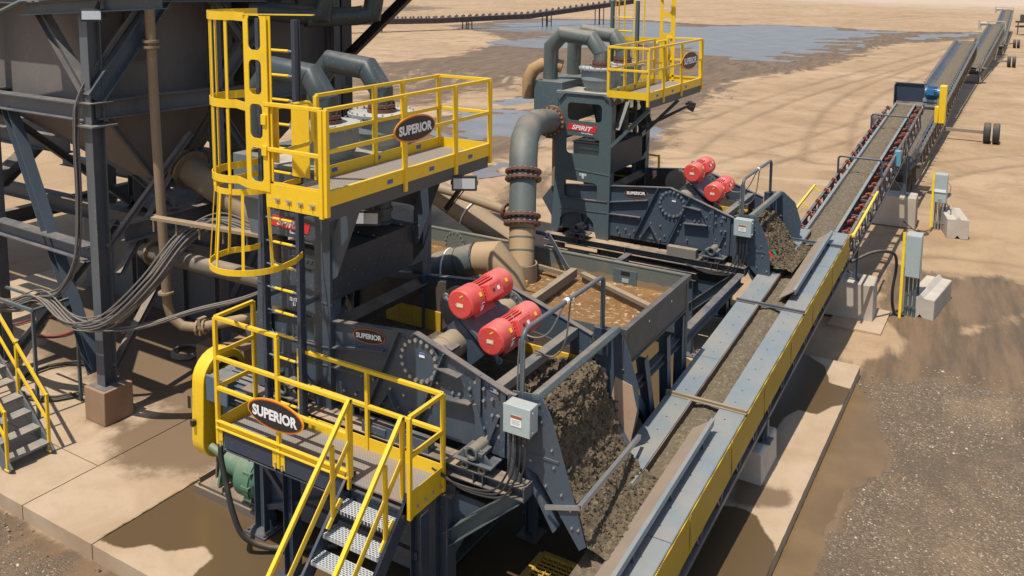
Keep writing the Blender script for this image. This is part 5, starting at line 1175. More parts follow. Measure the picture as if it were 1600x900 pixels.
    m = MB(); m.plate([(-.42,-.42),(.42,-.42),(.42,.42),(-.42,.42)], (), A+d*.12, (0,1,0), (.3,0,.95), .03); m.build('mount_plate', DIRTY, t)
    t = T('level_pipe', (-12,10.2,2.6), 'long grey pipe running level under the ladder cage from the hopper frame')
    MB().tube([(-14.7,10.5,2.44),(-11.6,10.3,2.58),(-9.3,10.15,2.66)], .155, 20).build('pipe', paint('brown_grey_pipe', (.13,.115,.09), .65, dust=.6, grime=.5, grimec=(.22,.16,.1)), t); MB().flange((-14.4,10.48,2.45),(1,0,.04),.23,.05,20,0,0,12).build('flange', PIPET, t)
    t = T('drain_pipe', (-13.2,9.85,1.4), 'slim dusty vertical pipe before the hopper ending in a low elbow and valve')
    MB().tube([(-13.2,9.72,8.6),(-13.2,9.76,5.2),(-13.2,9.85,1.9),(-13.17,9.9,1.62),(-13.0,10.0,1.45),(-12.75,10.15,1.42)], .085, 16).build('pipe', PIPET, t)
    MB().tube([(-12.75,10.15,1.42),(-12.0,10.5,1.62),(-11.4,10.7,1.8)], .09, 16).build('pipe', PIPET, t)
    f = MB()
    for c, d in (((-13.2,9.83,2.1),(0,.03,1)),((-12.75,10.15,1.42),(.9,.4,.1)),((-12.62,10.21,1.45),(.9,.4,.2)),((-11.75,10.59,1.7),(.9,.4,.2)),((-13.2,9.74,6.6),(0,0,1)),((-13.2,9.74,6.7),(0,0,1))): f.flange(c, d, .14, .04, 16, 0, 0, 8)
    f.box(-12.72,-12.64,10.1,10.26,1.3,1.62); f.build('flange', PIPET, t)
def pump():
    t = thing('slurry_pump', (-9.8,8.7,0), 'green slurry pump with dusty blue grey motor and yellow belt guard behind the near platform', 'pump')
    g = MB(); P = [(-.62+.0,0)]
    pts = []                         # belt guard outline in (depth y, z)
    for a in range(0,181,15): pts.append((8.82+.42*math.cos(R(a)), 1.62+.42*math.sin(R(a))))
    for a in range(180,361,15): pts.append((8.72+.36*math.cos(R(a)), .70+.36*math.sin(R(a))))
    g.plate(pts, (), (-10.62,0,0), (0,1,0), (0,0,1), .26)
    go = g.build('belt_guard', YEL, t, bevel=.02)
    m = MB(); m.ring((-10.47,8.82,1.62),(-10.45,8.82,1.62),.30,.20,24,0); m.box(-10.49,-10.475,8.52,8.55,1.3,1.48,1); m.build('guard_opening', [BLACK, RUST], go)
    MB().bar((-10.78,8.36,1.2),(-10.78,8.36,1.4),.02,.05,(1,0,0)).box(-10.70,-10.64,8.30,8.36,.95,1.05).build('latch', BLACK, go)
    mo = MB(); mo.cyl((-10.4,8.82,1.55),(-9.45,8.82,1.55),.26,n=28); mo.cyl((-9.45,8.82,1.55),(-9.3,8.82,1.55),.25,.20,28)
    for k in range(26):
        a = 2*math.pi*k/26; d = V((0,math.cos(a),math.sin(a))); mo.bar(V((-10.2,8.82,1.55))+d*.28, V((-9.5,8.82,1.55))+d*.28, .014, .05, d)
    mo.box(-10.3,-9.4,8.6,9.04,1.12,1.3); moo = mo.build('motor', MOTG, t)
    MB().box(-10.42,-9.98,8.42,8.74,1.42,1.80).box(-10.44,-9.96,8.40,8.44,1.40,1.82).build('terminal_box', MOTG, moo, bevel=.02)
    v = MB(); c = V((-9.28,8.42,.56)); v.cyl(c+V((-.22,0,0)), c+V((.02,0,0)), .36,.36,28); v.cyl(c+V((.02,0,0)), c+V((.12,0,0)), .40,.40,28); v.cyl(c+V((.12,0,0)), c+V((.34,0,0)), .38,.22,28); v.cyl(c+V((.34,0,0)), c+V((.46,0,0)), .18,n=20); v.cyl(c+V((-.7,0,0)), c+V((-.22,0,0)), .16,.2,20); v.cyl(c+V((-1.1,0,.1)), c+V((-.7,0,0)), .06,n=12)
    vo = v.build('volute', PUMPG, t)
    b = MB()
    for k in range(12):
        a = 2*math.pi*k/12; p = c+V((.07,.385*math.cos(a),.385*math.sin(a))); b.bar(p-V((.08,0,0)),p+V((.08,0,0)),.05,.05)
    b.build('clamp_lug', PUMPG, vo)
    MB().tube([c+V((.0,-.1,.34)),c+V((.0,-.1,.75)),c+V((.0,.2,1.1)),c+V((.2,1.2,1.4))], .14, 16).build('outlet', PIPED, t)
    f = MB(); f.bar((-10.5,8.25,.06),(-8.9,8.25,.06),.16,.12).bar((-10.5,8.95,.06),(-8.9,8.95,.06),.16,.12).box(-10.45,-9.2,8.2,9.0,.14,.17)
    for x in (-10.4,-9.9,-9.3): f.box(x-.012,x+.012,8.2,9.0,.02,.26)
    f.plate([(-.3,.17),(.3,.17),(.22,1.1),(-.22,1.1)], (), (-9.9,8.72,0), (0,1,0), (0,0,1), .03).plate([(-.3,.17),(.3,.17),(.22,1.1),(-.22,1.1)], (), (-10.3,8.72,0), (0,1,0), (0,0,1), .03)
    f.build('base_frame', PUMPG if False else paint('dusty_base', (.13,.10,.075), .75, dust=.7, grime=.5), t)
    MB().plate([(8.25,.2),(8.6,.2),(8.6,1.12),(8.45,1.12)], (), (-10.05,0,0), (0,1,0), (0,0,1), .04).build('stand', PUMPG, t)
    tag(MB().tube(spline([(-9.15,7.62,1.70),(-9.12,7.55,1.35),(-9.0,7.52,1.0),(-8.85,7.5,.6),(-8.7,7.55,.28),(-8.45,7.75,.10),(-8.1,8.0,.07),(-7.7,8.3,.06)], 7), .038, 12).build('hose', RUBBER), 'thick black hose hanging from the platform edge down past the green pump', 'hose')
screen(Y1, True); chute(Y1, True); hang_frame(Y1, True); junction(Y1, True); base_frame(Y1, True)
screen(Y2, False); chute(Y2, False); hang_frame(Y2, False); junction(Y2, False); base_frame(Y2, False)
tower(Y1, True); cyclones(Y1, True); tower(Y2, False); cyclones(Y2, False)
access_platform(True); access_platform(False); stair(); upper_platform(True); upper_platform(False); ladder(True); ladder(False)
floodlight((-6.42,9.5,5.10), (.5,-.8,.05), (-6.9,9.75,4.62), 'floodlight on an arm under the right end of the near upper platform')
floodlight((-7.36,8.60,4.69), (.45,-.85,.10), (-7.36,8.85,5.15), 'floodlight hung under the middle of the near upper platform')
floodlight((-6.4,18.6,5.0), (.8,.5,-.3), (-7.4,18.1,4.5), 'black floodlight on a slanted arm under the farther upper platform')
tank(); pipes(); pump()
# yellow grating box in front of the chute
t = thing('grating_box', (-4.6,9.2,0), 'dirty yellow square grating by the foot of the front chute', 'grating')
m = MB(); x0,x1,y0,y1,z = -5.05,-4.2,8.75,9.33,.34
for a, b in (((x0,y0),(x1,y0)),((x1,y0),(x1,y1)),((x1,y1),(x0,y1)),((x0,y1),(x0,y0))): m.bar((*a,z-.03),(*b,z-.03),.09,.06)
m.build('frame', YELD, t, bevel=.01)
g = MB()
for k in range(11): g.box(x0+.05+k*.075,x0+.06+k*.075,y0,y1,z-.03,z-.005)
for k in range(8): g.box(x0,x1,y0+.04+k*.07,y0+.05+k*.07,z-.03,z-.005)
g.build('grid', YELD, t)
MB().box(x0-.02,x0+.02,y0,y1,0,z-.06).box(x1-.02,x1+.02,y0,y1,0,z-.06).box(x0,x1,y0-.02,y0+.02,0,z-.06).build('skirt', STEEL, t)
# ------------------------------------------------------------------ feed conveyor beside the screens
ZC = lambda y: 1.27 + (y-8)*.0755
def sand_strip(name, xa, xb, y0, y1, zf, label, crown=.06, dy=.05, nxs=18, amp=.02):
    ny_ = int((y1-y0)/dy); vs = []
    for j in range(ny_+1):
        y = y0+(y1-y0)*j/ny_
        for i in range(nxs+1):
            u = i/nxs; A, B = xa(y), xb(y); x = A+(B-A)*u; p = V((x,y,0))
            vs.append((x, y, zf(y) + crown*math.sin(math.pi*u) + amp*noise.noise(p*9) + amp*.9*noise.noise(p*23) + 1.4*amp*noise.noise(V((x*2, y*1.3, 5)))))
    m = MB(); m.add(vs, [(j*(nxs+1)+i, j*(nxs+1)+i+1, (j+1)*(nxs+1)+i+1, (j+1)*(nxs+1)+i) for j in range(ny_) for i in range(nxs)])
    return tag(m.build(name, BELTS, ang=180), label, 'sand', kind='stuff')
def feed_conveyor():
    t = thing('belt_conveyor', (-3.78,8,0), 'long grey covered belt conveyor with yellow side guard running past both screens into the distance', 'conveyor')
    L0, L1, R1, R0 = -4.38, -3.99, -3.55, -3.18; ya, yb, yh = 5.9, 20.1, 35.0
    d = V((0,1,.0755)); P = lambda x, y, dz=0: (x, y, ZC(y)+dz)
    # cover plates in lengths, punched with small holes
    for x0, x1, nm in ((L0,L1,0),(R1,R0,1)):
        cuts = [ya,8.4,10.78,13.35,15.67,18.1,yb] if nm == 0 else [ya,9.0,12.03,15.67,18.0,yb]
        if nm == 0: cuts = [9.76,12.03,13.35,15.67,18.1,20.0]
        for a, b in zip(cuts, cuts[1:]):
            c = MB(); c.bar(P((x0+x1)/2,a+.006),P((x0+x1)/2,b-.006),x1-x0,.008,(0,0,1)); xi = L1 if nm == 0 else R1
            c.bar(P(xi,a+.006,-.11),P(xi,b-.006,-.11),.010,.22); c.bar(P(x0 if nm == 0 else x1,a+.006,-.03),P(x0 if nm == 0 else x1,b-.006,-.03),.012,.06)
            if nm == 0: c.bar(P(L1-.02,a+.006,.012),P(L1-.02,b-.006,.012),.05,.012)
            co_ = c.build('cover_plate', PALE, t)
            h = MB(); y = a+.22
            while y < b-.1: h.cyl(P(x0+.22 if nm == 0 else x0+.15, y, .003), P(x0+.22 if nm == 0 else x0+.15, y, .007), .013, n=8); y += .36
            h.build('bolt_set', BLACK, co_)
    # inner rubber-coated skirt, brown with dirt
    MB().bar(P(L1+.012,9.6,-.13),P(L1+.012,20.0,-.13),.012,.26).build('skirt_board', paint('brown_skirt', (.075,.05,.035), .8, dust=.5), t)
    for y in (12.03,15.67,19.2): MB().bar(P(L0-.02,y,.03),P(R0+.02,y,.03),.05,.045,(0,0,1)).bar(P(L0-.02,y-.035,.012),P(R0+.02,y-.035,.012),.04,.012).build('cross_bar', WOOD if y < 15 else STEEL, t)
    # yellow guard panels, truss below
    g = [ya,7.8,9.6,11.3,13.0,14.7,16.4,18.2,yb]
    for a, b in zip(g, g[1:]): MB().bar(P(R0+.015,a+.01,-.29),P(R0+.015,b-.01,-.29),.014,.52).bar(P(R0+.024,a+.02,-.29),P(R0+.024,a+.05,-.29),.01,.50).build('side_guard', GUARD, t)
    def truss(x, s, y0, y1):
        m = MB(); m.bar(P(x,y0,-.10),P(x,y1,-.10),.06,.07); m.bar(P(x,y0,-.78),P(x,y1,-.78),.06,.07); y = y0; k = 0
        while y < y1-.5: 
            m.bar(P(x,y,-.78),P(x,y+.42,-.12),.035,.035,(1,0,0)); m.bar(P(x,y+.42,-.12),P(x,y+.84,-.78),.035,.035,(1,0,0)); y += .84
        m.build('truss_side', STEEL, t)
    truss(R0-.02,1,ya,yh-.6); truss(L0+.04,-1,10.5,yh-.6)
    m = MB(); y = 10.5
    while y < yh-.5: m.bar(P(L0+.04,y,-.78),P(R0-.02,y,-.78),.05,.05); m.bar(P(L0+.04,y,-.15),P(R0-.02,y,-.15),.05,.05); y += 1.26
    m.build('cross_tie', STEEL, t)
    # belt, edge skirts of the open part
    MB().bar(P(-3.77,ya,-.22),P(-3.77,yh,-.12),.66,.015,(0,0,1)).bar(P(-3.77,ya,-.62),P(-3.77,yh,-.6),.66,.012,(0,0,1)).build('belt', RUBBER, t)
    for x in (-4.10,-3.46): MB().bar(P(x,20.0 if x < -3.7 else yb,.0),P(x,34.7,.0),.07,.03,(0,0,1)).bar(P(x+(.03 if x < -3.7 else -.03),20.0,-.07),P(x+(.03 if x < -3.7 else -.03),34.7,-.07),.012,.14).build('belt_edge', PALE, t)
    # red troughing idlers on the open part
    MB()
    def idler_mesh():
        m = MB()
        for s in (-1,1):
            xo = -3.78 + s*.47
            m.tube([(xo+s*.10,0,-.50),(xo+s*.10,0,-.06),(xo+s*.06,0,.01),(xo-s*.02,0,-.02)],.022,8)
            m.bar((xo-s*.16,0,-.30),(xo+s*.12,0,-.28),.05,.05)
        m.bar((-4.35,0,-.50),(-3.21,0,-.50),.08,.05)
        return m
    ys_ = [20.3+.98*k for k in range(15)]
    for k, y in enumerate(ys_):
        base = idler_mesh(); base.v = [(x, y+yy, ZC(y)+z) for x, yy, z in base.v]; io = base.build('idler_frame', ORANGE if k not in (8,) else PUMPG, t)
        r = MB()
        for s in (-1,1):
            xo = -3.78 + s*.47; r.cyl((xo-s*.20,y,ZC(y)-.20),(xo+s*.02,y,ZC(y)-.07),.045,n=14)
        r.cyl((-3.98,y,ZC(y)-.26),(-3.58,y,ZC(y)-.26),.05,n=14); r.build('roller', paint('dark_roller', (.17,.035,.022), .55, dust=.3), io)
        MB().box(-3.25,-3.19,y-.06,y+.06,ZC(y)-.46,ZC(y)-.38).build('sticker', WHITE, io) if k % 1 == 0 else None
    # guard hoops over the belt, yellow hand bars
    for y in (25.0,30.6):
        MB().tube([P(-4.34,y,-.30),P(-4.34,y,.36),P(-4.29,y,.42),P(-3.27,y,.42),P(-3.21,y,.36),P(-3.21,y,-.30)],.028,10).build('guard_hoop', paint('hoop_blue_grey', (.05,.07,.09), .45, dust=.2), t)
    for x, s, a, b in ((-3.08,1,20.0,23.5),(-4.62,-1,20.0,23.4)):
        m = MB(); m.bar(P(x,a,.0),P(x,b,.0),.05,.05)
        for y in (a+.25,(a+b)/2+.2,b-.15): m.bar(P(x,y,0),P(x-s*.16,y,-.10),.03,.03)
        m.build('pull_bar', paint('pale_yellow', (.80,.55,.05), .4, dust=.1), t)
    # belt scale box, side enclosure
    MB().box(-3.22,-3.06,27.6,27.9,ZC(27.7)-.42,ZC(27.7)+.02).build('enclosure', paint('sky_blue', (.10,.30,.42), .4), t)
    # leaning deflector boards
    for a, b in ((7.0,11.3),(16.05,19.5)):
        m = MB(); m.bar((-3.58,a,ZC(a)+.115),(-3.58,b,ZC(b)+.115),.014,.36,(.80,0,.60)); bo = m.build('deflector_board', paint('tan_plate', (.25,.195,.145), .65, dust=.5, dustc=(.34,.26,.185)), t)
        m = MB(); m.bar((-3.425,a,ZC(a)+.19),(-3.425,b,ZC(b)+.19),.012,.09,(0,0,1)); m.bar((-3.44,a,ZC(a)+.235),(-3.44,b,ZC(b)+.235),.05,.012,(0,0,1)); m.build('stiffener', PALE, bo)
        st = MB(); y = a+.3
        while y < b: st.bar((-3.45,y,ZC(y)+.16),(-3.45,y,ZC(y)+.01),.03,.03,(0,1,0)); y += 1.2
        st.build('bracket', STEEL, bo)
    # head box, drive
    MB().box(-4.2,-3.18,35.15,35.2,3.2,3.98).box(-4.2,-4.17,34.7,35.2,3.2,3.98).box(-3.2,-3.17,34.7,35.2,3.0,3.98).box(-4.22,-3.15,35.1,35.24,3.98,4.02).build('head_box', NAVY, t)
    MB().cyl((-4.12,34.9,3.12),(-3.2,34.9,3.12),.24,n=24).build('head_pulley', BLACK, t)
    MB().cyl((-3.2,34.5,3.2),(-2.5,34.5,3.2),.05,n=12).box(-3.17,-2.72,34.2,34.7,3.48,3.56).box(-3.17,-2.72,34.2,34.7,3.36,3.42).build('drive_base', PALE, t)
    m = MB(); m.cyl((-3.12,34.4,3.80),(-2.62,34.4,3.80),.20,n=24)
    for k in range(20):
        a = 2*math.pi*k/20; dd = V((0,math.cos(a),math.sin(a))); m.bar(V((-3.05,34.4,3.80))+dd*.21, V((-2.72,34.4,3.80))+dd*.21, .014,.04,dd)
    m.box(-3.05,-2.8,34.05,34.2,3.75,3.95); m.build('motor', BLUEM, t)
    MB().box(-2.62,-2.40,34.05,34.5,2.75,4.10).box(-2.75,-2.62,34.05,34.4,2.75,3.35).build('drive_guard', YEL, t, bevel=.02)
    # legs standing on the concrete blocks
    for y, zb in ((13.35,.52),(21.5,.72),(30.6,.80)):
        m = MB()
        for x in (L0+.06,R0-.03):
            m.bar((x,y,zb),(x,y,ZC(y)-.78),.10,.10,(1,0,0)); m.box(x-.12,x+.12,y-.12,y+.12,zb-.0,zb+.02); m.plate([(y-.12,zb+.02),(y+.12,zb+.02),(y+.05,zb+.25),(y-.05,zb+.25)], (), (x,0,0), (0,1,0), (0,0,1), .02)
        m.bar((L0+.06,y,zb+.05),(R0-.03,y,ZC(y)-.8),.05,.05); m.bar((R0-.03,y,zb+.05),(L0+.06,y,ZC(y)-.8),.05,.05)
        m.build('leg', STEEL, t)
feed_conveyor()
sand_strip('sand', lambda y: L(y) if False else (-3.98 if y < 20 else -4.07), lambda y: -3.56 if y < 20 else -3.50, 5.9, 34.9, lambda y: ZC(y)-.12+(.03 if y > 20 else 0), 'ribbon of damp brown sand carried along the feed conveyor belt')
# ------------------------------------------------------------------ concrete blocks
def block(name_label, P, z0, h, ridge=None, lean=0, grp='concrete blocks'):
    """precast block: rectangular plan, chamfers, a V ridge on the top and a matching groove underneath"""
    (ax,ay),(bx,by),(cx,cy) = P                      # near-left, near-right, far-right
    u = V((bx-ax,by-ay,0)); w_ = V((cx-bx,cy-by,0)); W, Ln = u.length, w_.length; u.normalize(); w_ = (w_ - u*u.dot(w_)).normalized()
    m = MB(); o = V((ax,ay,z0)); prof = [(0,.02),(.02,0)]
    if ridge: prof = [(0,.02),(.02,0),(W*.38,0),(W*.5,.10),(W*.62,0),(W-.02,0),(W,.02),(W,h-.02),(W-.02,h),(W*.64,h),(W*.5,h+.10),(W*.36,h),(.02,h),(0,h-.02)]
    else: prof = [(0,0),(W,0),(W-.02,h-.03),(W-.05,h),(.05,h),(.02,h-.03)]
    m.plate(prof, (), o + w_*Ln/2, u, (0,0,1), Ln)
    ob = m.build('concrete_block', BLOCKM, bevel=.012); return tag(ob, name_label, 'concrete block', grp)
block('pale concrete block under the conveyor leg on the pad, nearest the front chute', ((-4.45,12.9),(-3.12,12.9),(-3.12,13.85)), 0, .52)
block('concrete block under the conveyor leg beside the taller grey cabinet', ((-4.4,21.1),(-2.72,21.15),(-2.72,21.95)), -.16, .88)
block('concrete block under the farthest conveyor leg in front of the smaller cabinet', ((-4.4,30.2),(-2.78,30.25),(-2.78,31.1)), -.2, 1.0)
block('loose white ridged concrete block lying by the puddle right of the taller cabinet', ((-2.11,22.17),(-1.51,22.09),(-1.29,23.9)), -.2, .52, True, grp='loose ridged concrete blocks')
block('loose white ridged concrete block on dry dirt right of the smaller cabinet', ((-1.82,29.71),(-1.22,29.85),(-1.35,31.4)), -.2, .62, True, grp='loose ridged concrete blocks')
# ------------------------------------------------------------------ electrical cabinets
def cabinet(x, y, z0, z1, w_, d, label, zg, two):
    t = thing('electrical_cabinet', (x,y,zg), label, 'cabinet', 'electrical cabinets by the conveyor')
    MB().box(x-w_/2,x+w_/2,y-d/2,y+d/2,z0,z1).build('enclosure', EBOX, t, bevel=.01)
    MB().box(x-w_/2+.01,x+w_/2-.01,y-d/2-.025,y-d/2-.003,z0+.02,z1-.02).build('door', EBOX, t, bevel=.006)
    if two:
        MB().box(x-w_/2+.0,x+w_/2-.02,y-d/2-.05,y-d/2-.027,z0+.36,z0+.44).build('label', WHITE, t)
        MB().box(x-.05,x+.03,y-d/2-.07,y-d/2-.02,z0+.02,z0+.16).build('disconnect', BOLT, t)
    MB().angle((x-w_/2-.04,y-d/2-.02,zg),(x-w_/2-.04,y-d/2-.02,z1+.06),.06,.05,.01,(0,-1,0)).build('post', paint('bright_yellow', (.85,.62,.02), .4, dust=.08), t)
    MB().bar((x+w_/2-.05,y+d/2+.03,zg),(x+w_/2-.05,y+d/2+.03,z1),.05,.05).bar((x-w_/2,y+d/2+.03,z0+.1),(x+w_/2,y+d/2+.03,z0+.1),.04,.04).bar((x-w_/2+.03,y+d/2+.03,zg),(x-w_/2+.03,y+d/2+.03,z1),.05,.05).build('post', STEELG, t)
    m = MB()
    for k in range(3): m.cyl((x-.11+.09*k,y-.02*k,zg),(x-.11+.09*k,y-.02*k,z0),.032,n=12); m.cyl((x-.11+.09*k,y-.02*k,zg+.2),(x-.11+.09*k,y-.02*k,zg+.26),.045,n=12)
    m.build('conduit', STEELG if not two else GALV, t)
    return t
cabinet(-2.02,22.15,.82,1.86,.34,.36,'taller pale grey electrical cabinet with yellow post beside the conveyor', -.2, False)
cabinet(-2.12,30.6,.72,1.66,.36,.34,'smaller farther pale grey electrical cabinet with white label strip and yellow post', -.2, True)
tag(MB().tube(spline([(-3.15,20.4,1.46),(-2.75,20.9,1.62),(-2.42,21.5,1.50),(-2.36,21.9,1.1),(-2.42,21.95,.4),(-2.36,22.0,-.1),(-2.15,22.05,-.15)], 8), .035, 10).build('conduit_hose', RUBBER), 'black flexible conduit looping from the conveyor frame down to the taller cabinet', 'hose')
tag(MB().tube(spline([(-1.94,30.45,.75),(-1.78,30.3,.5),(-1.82,30.2,.15),(-2.0,30.3,.05)], 8), .014, 8).tube(spline([(-1.94,30.5,1.4),(-1.84,30.45,1.3),(-1.86,30.4,1.0)], 6), .008, 6).build('cable', RUBBER), 'thin black cable looping beside the smaller cabinet', 'cable')
tag(MB().tube(spline([(-3.0,29.6,-.1),(-2.6,29.4,-.15),(-2.35,29.9,-.17),(-2.7,30.0,-.16),(-2.5,29.2,-.17)], 8), .02, 8).tube(spline([(-3.1,29.9,.1),(-2.7,29.7,-.1),(-2.4,30.1,-.15),(-2.3,30.4,-.1)], 8), .02, 8).build('cable', RUBBER), 'tangle of black cables on the dirt between block and smaller cabinet', 'cable')
# ------------------------------------------------------------------ transfer conveyors in the distance
def jump(tail, head, wid, axle_y, label, col, first):
    T, H = V(tail), V(head); t = thing('portable_conveyor', (T.x,T.y,-.2), label, 'conveyor', 'portable conveyors in the far line')
    d = (H-T).normalized(); s = d.cross(V((0,0,1))).normalized(); n = s.cross(d).normalized(); Ln = (H-T).length
    P = lambda k, a, b: T + d*(Ln*k) + s*a + n*b
    MB().bar(P(0,0,0),P(1,0,0),wid,.02,n).bar(P(0,-wid/2-.03,.06),P(1,-wid/2-.03,.06),.26,.02,(n*.8 - s*-.6)).build('belt', paint('belt_blue_black', (.03,.05,.07), .6, dust=.15), t)
    m = MB()
    nx_, ny_ = 8, int(Ln/.25); vs = []
    for j in range(ny_+1):
        for i in range(nx_+1):
            u = i/nx_; p = P(j/ny_, (u-.5)*wid*.66 + wid*.08, .03 + .10*math.sin(math.pi*u)); vs.append(p + n*.02*noise.noise(p*5))
    m.add(vs, [(j*(nx_+1)+i, j*(nx_+1)+i+1, (j+1)*(nx_+1)+i+1, (j+1)*(nx_+1)+i) for j in range(ny_) for i in range(nx_)]); m.build('sand_load', BELTS, t)
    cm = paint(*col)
    m = MB()
    for a in (-wid/2-.12, wid/2+.12):
        m.bar(P(0,a,-.12),P(1,a,-.12),.06,.12,n); m.bar(P(0,a,-.98),P(.97,a,-.98),.06,.08,n); q = int(Ln/1.1)
        for k in range(q): m.bar(P(k/q,a,-.98),P((k+.5)/q,a,-.15),.04,.04,s); m.bar(P((k+.5)/q,a,-.15),P((k+1)/q,a,-.98),.04,.04,s)
    tr = m; q = int(Ln/.85); idl = tr; rl = MB()
    for k in range(q):
        kk = (k+.5)/q
        for sg in (-1,1): idl.bar(P(kk,sg*(wid/2+.02),-.14),P(kk,sg*(wid/2+.24),.24),.06,.10,n,1); rl.cyl(P(kk,sg*(wid/2+.02),-.02),P(kk,sg*(wid/2-.2),-.10),.06,n=8)
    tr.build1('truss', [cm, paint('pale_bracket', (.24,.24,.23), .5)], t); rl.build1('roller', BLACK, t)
    # undercarriage: axle with twin wheels
    k = (axle_y-T.y)/(H.y-T.y); c = P(k,0,-.98); g = V((c.x, axle_y, .30))
    m = MB(); m.bar((c.x-2.2,axle_y,.32),(-1.5,axle_y,.32),.14,.16)
    for a in (-wid/2-.1,wid/2+.1):
        m.bar(P(k-.16,a,-.98),(c.x+a,axle_y,.32),.09,.09); m.bar(P(min(.92,k+.18),a,-.98),(c.x+a,axle_y,.32),.09,.09)
    m.bar((c.x-.9,axle_y,.32),P(.75,-wid/2-.1,-.98),.07,.07); m.build('undercarriage', paint('dusty_beige_steel', (.25,.19,.13), .7, dust=.6), t)
    for x in (-1.50,-1.10,c.x-2.1,c.x-2.5):
        w0 = MB(); prof = [(-.13,.40),(-.15,.47),(-.10,.51),(.10,.51),(.15,.47),(.13,.40)]; c0 = (x,axle_y,.31); N = 28; vs = []
        for kq in range(N):
            a = 2*math.pi*kq/N
            for px, pr in prof: vs.append((x+px, axle_y+pr*math.cos(a), .31+pr*math.sin(a)))
        fs = [(kq*6+i, ((kq+1)%N)*6+i, ((kq+1)%N)*6+i+1, kq*6+i+1) for kq in range(N) for i in range(5)]
        w0.add(vs, fs); w0.cyl((x-.12,axle_y,.31),(x+.12,axle_y,.31),.40,n=24); to = w0.build('tyre', TYRE, t)
        MB().ring((x-.135,axle_y,.31),(x+.135,axle_y,.31),.27,.12,20).cyl((x-.1,axle_y,.31),(x+.1,axle_y,.31),.13,n=12).build('rim', paint('dusty_rim', (.35,.31,.25), .6, dust=.4), to)
    MB().cyl(P(1,-wid/2,-.15),P(1,wid/2,-.15),.26,n=16).cyl(P(0,-wid/2,-.2),P(0,wid/2,-.2),.22,n=16).build('pulley', BLACK, t)
    # tail hopper, support, drive
    m = MB(); m.bar(P(.0,-wid/2-.1,.25),P(.16,-wid/2-.1,.25),.03,.5,n); m.bar(P(.0,wid/2+.1,.25),P(.10,wid/2+.1,.25),.03,.3,n); m.build('tail_skirt', cm if not first else STEEL, t)
    m = MB(); m.bar((T.x-.6,T.y+.4,-.2),P(.02,-wid/2,-.5),.12,.12); m.bar((T.x+.6,T.y+.4,-.2),P(.02,wid/2,-.5),.12,.12); m.bar((T.x-.8,T.y+.3,-.12),(T.x+.8,T.y+.3,-.12),.2,.2); m.box(T.x+.62,T.x+1.0,T.y+.5,T.y+1.2,.5,1.0); m.build('tail_stand', paint('dirty_brown_steel', (.10,.08,.06), .7, dust=.5), t)
    if not first:
        m = MB(); m.bar(P(.93,-wid/2-.5,.15),P(.93,wid/2+.3,.62),.08,.10,n) if False else None
        m.cyl(P(.97,-wid/2-.95,.25),P(.97,-wid/2-.35,.25),.22,n=14); m.bar(P(.95,-wid/2-1.0,.55),P(.95,wid/2+.25,.55),.10,.10,n); m.bar(P(.95,wid/2+.25,.55),P(.95,wid/2+.25,-.4),.1,.1,s); m.bar(P(.97,-wid/2-1.0,-.4),P(.97,-wid/2-1.0,.6),.25,.3,s)
        m.build('drive_frame', paint('beige_frame', (.45,.40,.32), .6, dust=.4), t)
    else:
        MB().cyl(P(.30,-wid/2-.35,.2),P(.30,-wid/2-.15,.2),.05,n=8).bar(P(.42,-wid/2-.32,-.2),P(.42,-wid/2-.32,.4),.10,.3,n).build('switch', BLACK, t)
    return t
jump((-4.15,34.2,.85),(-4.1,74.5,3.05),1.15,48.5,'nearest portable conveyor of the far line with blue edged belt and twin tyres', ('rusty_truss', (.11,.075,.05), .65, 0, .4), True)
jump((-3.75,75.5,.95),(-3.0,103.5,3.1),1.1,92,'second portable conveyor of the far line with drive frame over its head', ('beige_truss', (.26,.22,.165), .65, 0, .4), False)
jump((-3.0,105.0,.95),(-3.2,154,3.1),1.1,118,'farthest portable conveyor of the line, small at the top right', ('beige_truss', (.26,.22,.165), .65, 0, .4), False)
# low conveyor crossing at the far right edge
t = thing('cross_conveyor', (6,155,-.2), 'dark low conveyor leading off to the right edge from the farthest conveyor', 'conveyor')
A, B = V((-1.6,146,1.7)), V((20,172,2.4)); MB().bar(A,B,1.0,.25).bar(A-V((0,0,.7)),B-V((0,0,.7)),.9,.2).build('truss', paint('dark_truss', (.05,.045,.04), .7), t)
m = MB()
for k in range(8): p = A.lerp(B,k/7); m.bar(p,(p.x,p.y,-.2),.15,.15,(1,0,0))
m.build('leg', paint('dark_truss', (.05,.045,.04)), t)
MB().box(-1.4,-.2,144.5,145.5,1.7,2.8).build('hopper', paint('dark_truss', (.05,.045,.04)), t)
